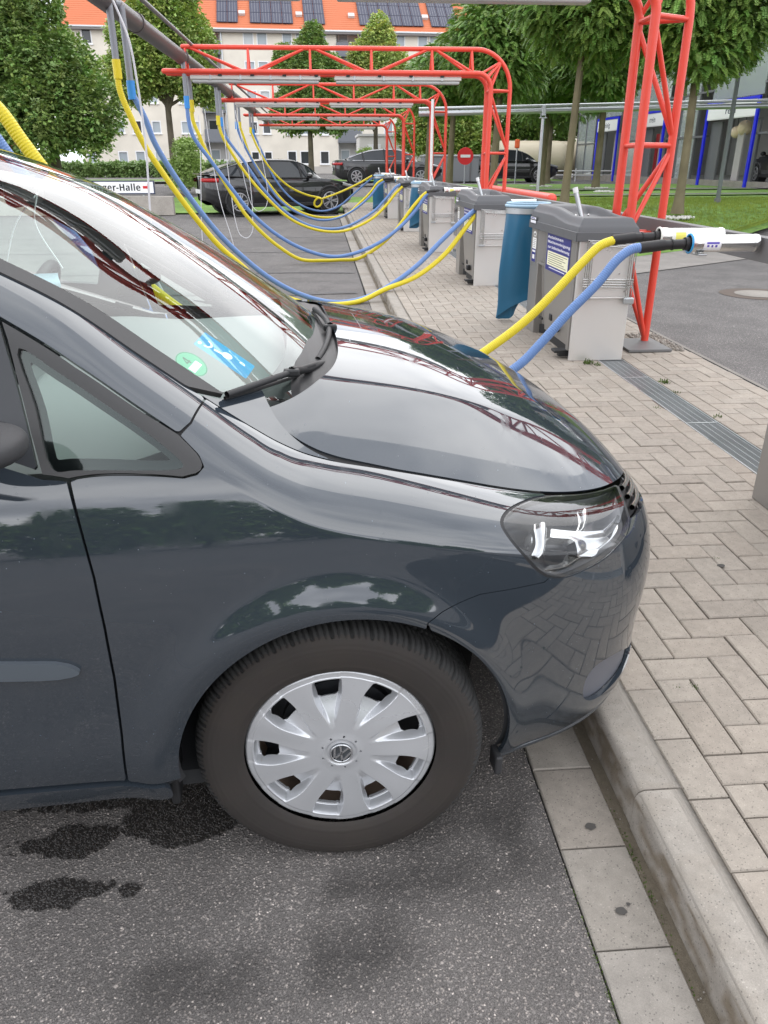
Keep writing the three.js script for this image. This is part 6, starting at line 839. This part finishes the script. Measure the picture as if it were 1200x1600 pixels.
  part('headliner', box(2.1, .02, 1.06, -2.2, 1.52, 0), mPale, car);
  for (const z of [.37, -.37]) { const s = part('front_seat', [box(.5, .16, .5, -1.1, .55, z, .06), (() => { const b = new RoundedBoxGeometry(.15, .62, .48, 3, .06); b.rotateZ(.28); b.translate(-1.42, .90, z); return b; })()], mSeat, car); part('headrest', box(.10, .2, .28, -1.5, 1.30, z, .045), mSeat, s); }
  part('rear_bench', [box(.5, .2, 1.3, -2.1, .55, 0, .06), box(.16, .65, 1.3, -2.4, .95, 0, .06)], mSeat, car);
  { const g = new THREE.TorusGeometry(.185, .016, 12, 40); g.rotateY(Math.PI / 2); g.rotateZ(-.45); g.translate(-.80, 1.0, -.37); const hub = box(.05, .12, .16, -.79, .99, -.37, .02); part('steering_wheel', [g, hub, rod([-.8, 1.0, -.37], [-.6, .9, -.37], .03)], mBlack, car); }
  part('rear_view_mirror', [box(.04, .07, .24, -.66, 1.385, 0, .018), rod([-.65, 1.39, 0], [-.60, 1.43, 0], .008)], mBlack, car);
  // hanging face mask in a clear bag
  { const c = V(-.66, 1.17, .0); const mk = new THREE.PlaneGeometry(.125, .075, 12, 8), p = mk.attributes.position; for (let i = 0; i < p.count; i++) p.setZ(i, .02 * Math.sin(p.getX(i) * 18) + .006 * Math.sin(p.getY(i) * 160)); mk.computeVertexNormals(); mk.rotateY(.5); mk.translate(c.x - .02, c.y - .02, c.z);
    const m = single('face_mask', mk, std(lin(0.50, 0.66, 0.74), 0.8, 0, { side: THREE.DoubleSide }), 'pale blue face mask hanging from the mirror inside the dark grey car', 'face mask');
    part('ear_loop', [tube([[c.x - .08, c.y + .03, c.z], [c.x - .03, c.y + .14, c.z + .01], [-.63, 1.38, 0]], .002, 5, 20), tube([[c.x + .06, c.y + .03, c.z], [c.x + .01, c.y + .14, c.z - .01], [-.63, 1.38, 0]], .002, 5, 20)], mWhite, m);
    m.position.copy(car.position); m.rotation.y = AL; }
}
// ---------------------------------------------------------------- wheels of the foreground car
{
  const R = 0.311, mTyre = std(lin(0.024, 0.0235, 0.023), 0.82, 0, { bumpMap: withRep(concBump, 3, 3), bumpScale: 0.0004 });
  const brownDust = tex(512, (x, y) => { const n = fbm(x * 6, y * 6, 6, 5, 101); return [0.145 + 0.05 * n, 0.136 + 0.04 * n, 0.132 + 0.03 * n]; }, { srgb: true });
  const mWall = std(lin(1.15, 1.1, 1.06), 0.8, 0, { map: brownDust, bumpMap: withRep(concBump, 3, 3), bumpScale: 0.0003 });
  // profile (radius, sideways) from the inner bead over the tread to the outer bead
  const prof = [[.198, -.085], [.215, -.100], [.25, -.103], [.285, -.094], [.303, -.081], [.3085, -.070], [.3105, -.04], [.311, 0], [.3105, .04], [.3085, .068], [.304, .081], [.292, .0935], [.275, .100], [.25, .1015], [.225, .0985], [.212, .094], [.205, .088]];
  const curve = new THREE.CatmullRomCurve3(prof.map(([r, z]) => V(r, z, 0)), false, 'centripetal'), pp = curve.getSpacedPoints(110);
  const nT = 960, P = [], UV = [], I = [], np = pp.length;
  for (let i = 0; i <= nT; i++) {
    const th = i / nT * Math.PI * 2;
    pp.forEach((q, j) => {
      let r = q.x, z = q.y; const az = Math.abs(z);
      if (r > .29) { // tread blocks and sipes
        const k = th * 46 / (Math.PI * 2), sh = az / .09, slant = az < .05 ? 9 * z : 5.5 * z + Math.sign(z) * .22, f = ((k + slant) % 1 + 1) % 1, f2 = ((k * 3 + slant * 3) % 1 + 1) % 1;
        let d = 0; const e = (x, w) => 1 - smooth(w * .6, w, Math.abs(x));
        d = Math.max(d, .008 * e(f - .5, .11)); d = Math.max(d, .0045 * e(f2 - .5, .17) * (az > .012 ? 1 : 0));
        for (const c of [.0, .032, -.032]) d = Math.max(d, .007 * e(z - c, .0045));
        d *= smooth(.288, .296, r); r -= d;
      }
      if (az > .09 && r < .285) { const rib = .0016 * Math.exp(-Math.pow((r - .268) / .0016, 2)) + .0018 * Math.exp(-Math.pow((r - .222) / .0018, 2)) + .0008 * Math.exp(-Math.pow((r - .2795) / .001, 2)) + .0006 * Math.exp(-Math.pow((r - .259) / .001, 2)); z += Math.sign(z) * rib; }
      P.push(r * Math.cos(th), r * Math.sin(th), z); UV.push(th * .31, j / np * .3);
      if (i && j) { const a = (i - 1) * np + j - 1, b = a + 1, c = i * np + j - 1, d = c + 1; I.push(a, c, b, c, d, b); }
    });
  }
  const split = pp.findIndex((q) => q.y > 0 && q.x < .297);
  const tyre = (cond) => { const g = new THREE.BufferGeometry(); g.setAttribute('position', new THREE.Float32BufferAttribute(P, 3)); g.setAttribute('uv', new THREE.Float32BufferAttribute(UV, 2)); const J = []; for (let k = 0; k < I.length; k += 6) { const j = I[k + 2] % np; if (cond(j)) J.push(...I.slice(k, k + 6)); } g.setIndex(J); g.computeVertexNormals(); return g; };
  const tread = tyre((j) => j <= split), wall = tyre((j) => j > split);
  // wheel trim: nine broad spokes, nine pockets that open towards the rim
  const RT = .2055, off = 20.2 * Math.PI / 180, per = Math.PI * 2 / 9;
  const loc = (th) => { let a = ((th - off) % per + per) % per; if (a > per / 2) a -= per; return a; };
  const pocket = (r, th) => { const sw = loc(th) + .05 * (r - .13) / .07, a = sw * r; const w = lerp(.006, .029, smooth(.062, .165, r)) ; return { a, w }; };
  const h = (r, th) => {
    let z = .010 - .30 * Math.pow(Math.max(0, r - .05), 2) * 1.0 - .05 * Math.max(0, r - .196);
    z += .004 * smooth(.055, .02, r) ; z -= .0035 * (1 - smooth(.030, .036, r));
    const { a, w } = pocket(r, th), e = smooth(w + .003, w - .005, Math.abs(a)), depth = lerp(0, .026, smooth(.060, .150, r)) * (1 - smooth(.178, .186, r));
    z -= depth * e; const lean = .0016 * Math.sin(9 * loc(th)) * smooth(.06, .15, r); z += lean * (1 - e);
    if (r > .188) z -= .0015 * smooth(.188, .190, r);
    if (r > .1985) z -= .010 * Math.pow((r - .1985) / .007, 2);
    return z;
  };
  const holeSD = (r, th) => { const { a } = pocket(r, th), x = a, y = r - .154; const qx = Math.abs(x) - .0125 - (y + .02) * .16, qy = Math.abs(y) - .0125, k = .0085; return Math.hypot(Math.max(qx, 0), Math.max(qy, 0)) + Math.min(Math.max(qx, qy), 0) - k; };
  const dotSD = (r, th) => { const a = ((th - off + per / 2) % per + per) % per, b = (a > per / 2 ? a - per : a) * r; return Math.hypot(b, r - .0415) - .0027; };
  panel.lim = null;
  const trimG = panel((th, r) => [r * Math.cos(th), r * Math.sin(th), h(r, th)], (th, r) => Math.max(-holeSD(r, th), -dotSD(r, th), r - RT, .008 - r), [0, Math.PI * 2, 1080], [.006, .209, 110], { out: -1, lip: .007 });
  const mTrimS = std(lin(0.80, 0.805, 0.815), 0.33, 0.5, { roughnessMap: blotch }), mRustDust = std(lin(0.24, 0.17, 0.125), 0.9, 0, { map: blotch }), mSteelWheel = std(lin(0.035, 0.037, 0.042), 0.6), mEmb = std(lin(0.62, 0.63, 0.65), 0.25, 0.9);
  const capMap = canvasTex(1024, 1024, (x, W) => {
    x.fillStyle = '#dcdddf'; x.fillRect(0, 0, W, W); const P = (r, a) => [W / 2 + Math.cos(a) * r / .42 * W, W / 2 - Math.sin(a) * r / .42 * W];
    for (let k = 0; k < 9; k++) { const a = off + k * per - .05 * (.154 - .13) / .07, low = .35 + .65 * Math.max(0, Math.cos(a + 1.9)); for (let q = 0; q < 260; q++) { const [px, py] = P(.165 + .012 * (rnd() + rnd() - 1), a + (rnd() + rnd() - 1) * .16); x.globalAlpha = .16 * low * rnd(); x.fillStyle = rnd() < .5 ? '#7a5236' : '#5a4636'; x.beginPath(); x.ellipse(px, py, 1 + rnd() * 5, 1 + rnd() * 4, rnd() * 3, 0, 7); x.fill(); } }
    x.strokeStyle = '#ffffff'; for (let q = 0; q < 26; q++) { const [px, py] = P(.172 + rnd() * .022, .02 + (rnd() - .5) * .16); x.globalAlpha = .8 * rnd(); x.lineWidth = 1 + rnd() * 2; x.beginPath(); x.moveTo(px, py); x.lineTo(px + (rnd() - .5) * 34, py + (rnd() - .5) * 16); x.stroke(); }
    x.strokeStyle = '#77787a'; for (let q = 0; q < 90; q++) { const [px, py] = P(.06 + rnd() * .14, rnd() * 6.3); x.globalAlpha = .35 * rnd(); x.lineWidth = 1; x.beginPath(); x.moveTo(px, py); x.lineTo(px + (rnd() - .5) * 40, py + (rnd() - .5) * 40); x.stroke(); } x.globalAlpha = 1; });
  capMap.repeat.set(1 / .42, 1 / .42); capMap.offset.set(.5, .5); mTrimS.map = capMap;
  function makeWheel() {
    const w = new THREE.Group(); w.name = 'wheel'; part('tyre_tread', tread, mTyre, w); part('tyre_sidewall', wall, mWall, w);
    const t = part('wheel_trim', trimG, mTrimS, w); t.position.z = .082;
    const g0 = new THREE.LatheGeometry([[.199, .078], [.197, .07], [.190, .03], [.180, -.04], [.185, -.08], [.2, -.1]].map(([r, y]) => new THREE.Vector2(r, y)), 60); g0.rotateX(Math.PI / 2);
    part('wheel_barrel', g0, Object.assign(mRustDust, { side: THREE.DoubleSide }), w);
    // pressed steel disc with round holes behind the trim
    panel.lim = null;
    const disc = panel((th, r) => [r * Math.cos(th), r * Math.sin(th), .0 - .012 * smooth(.10, .17, r) + .008 * Math.cos((th - off) * 9) * smooth(.12, .16, r)], (th, r) => { const a = loc(th) * r; return Math.max(-(Math.hypot(a, r - .150) - .0135), r - .19); }, [0, Math.PI * 2, 540], [.02, .19, 40], { out: -1, lip: .01 });
    part('steel_disc', disc, mSteelWheel, w);
    const drum = new THREE.CylinderGeometry(.13, .13, .03, 40); drum.rotateX(Math.PI / 2); part('brake_drum', drum, mSteelWheel, w);
    // emblem: ring with a V above a W
    const em = [], ring = new THREE.TorusGeometry(.0225, .0022, 8, 48); em.push(ring);
    const stroke = (a, b) => { const dx = b[0] - a[0], dy = b[1] - a[1], L = Math.hypot(dx, dy), s = new THREE.BoxGeometry(L + .002, .0042, .003); s.rotateZ(Math.atan2(dy, dx)); s.translate((a[0] + b[0]) / 2, (a[1] + b[1]) / 2, 0); return s; };
    const k = .0215, pt = (x, y) => [x * k, y * k];
    em.push(stroke(pt(-.42, .86), pt(-.02, .10)), stroke(pt(.42, .86), pt(.02, .10)), stroke(pt(-.86, .45), pt(-.42, -.82)), stroke(pt(-.42, -.82), pt(-.02, -.06)), stroke(pt(.02, -.06), pt(.42, -.82)), stroke(pt(.42, -.82), pt(.86, .45)));
    const e = part('emblem', em, mEmb, t); e.position.z = .0145; e.rotation.z = -.38;
    const cap = new THREE.CylinderGeometry(.0235, .0255, .006, 40); cap.rotateX(Math.PI / 2); const c = part('hub_cap', cap, std(lin(0.05, 0.055, 0.06), 0.3), t); c.position.z = .010;
    return w;
  }
  const w0 = makeWheel(); const put = (w, x, z, turn) => { w.position.set(x, R - .006, z); w.rotation.y = turn; car.add(w); shade(w); };
  put(w0, 0.012, .787, -AL); put(w0.clone(), -2.68, .765, 0); put(w0.clone(), 0, -.769, Math.PI - AL); put(w0.clone(), -2.68, -.765, Math.PI);
}
renderer.render(scene, camera);
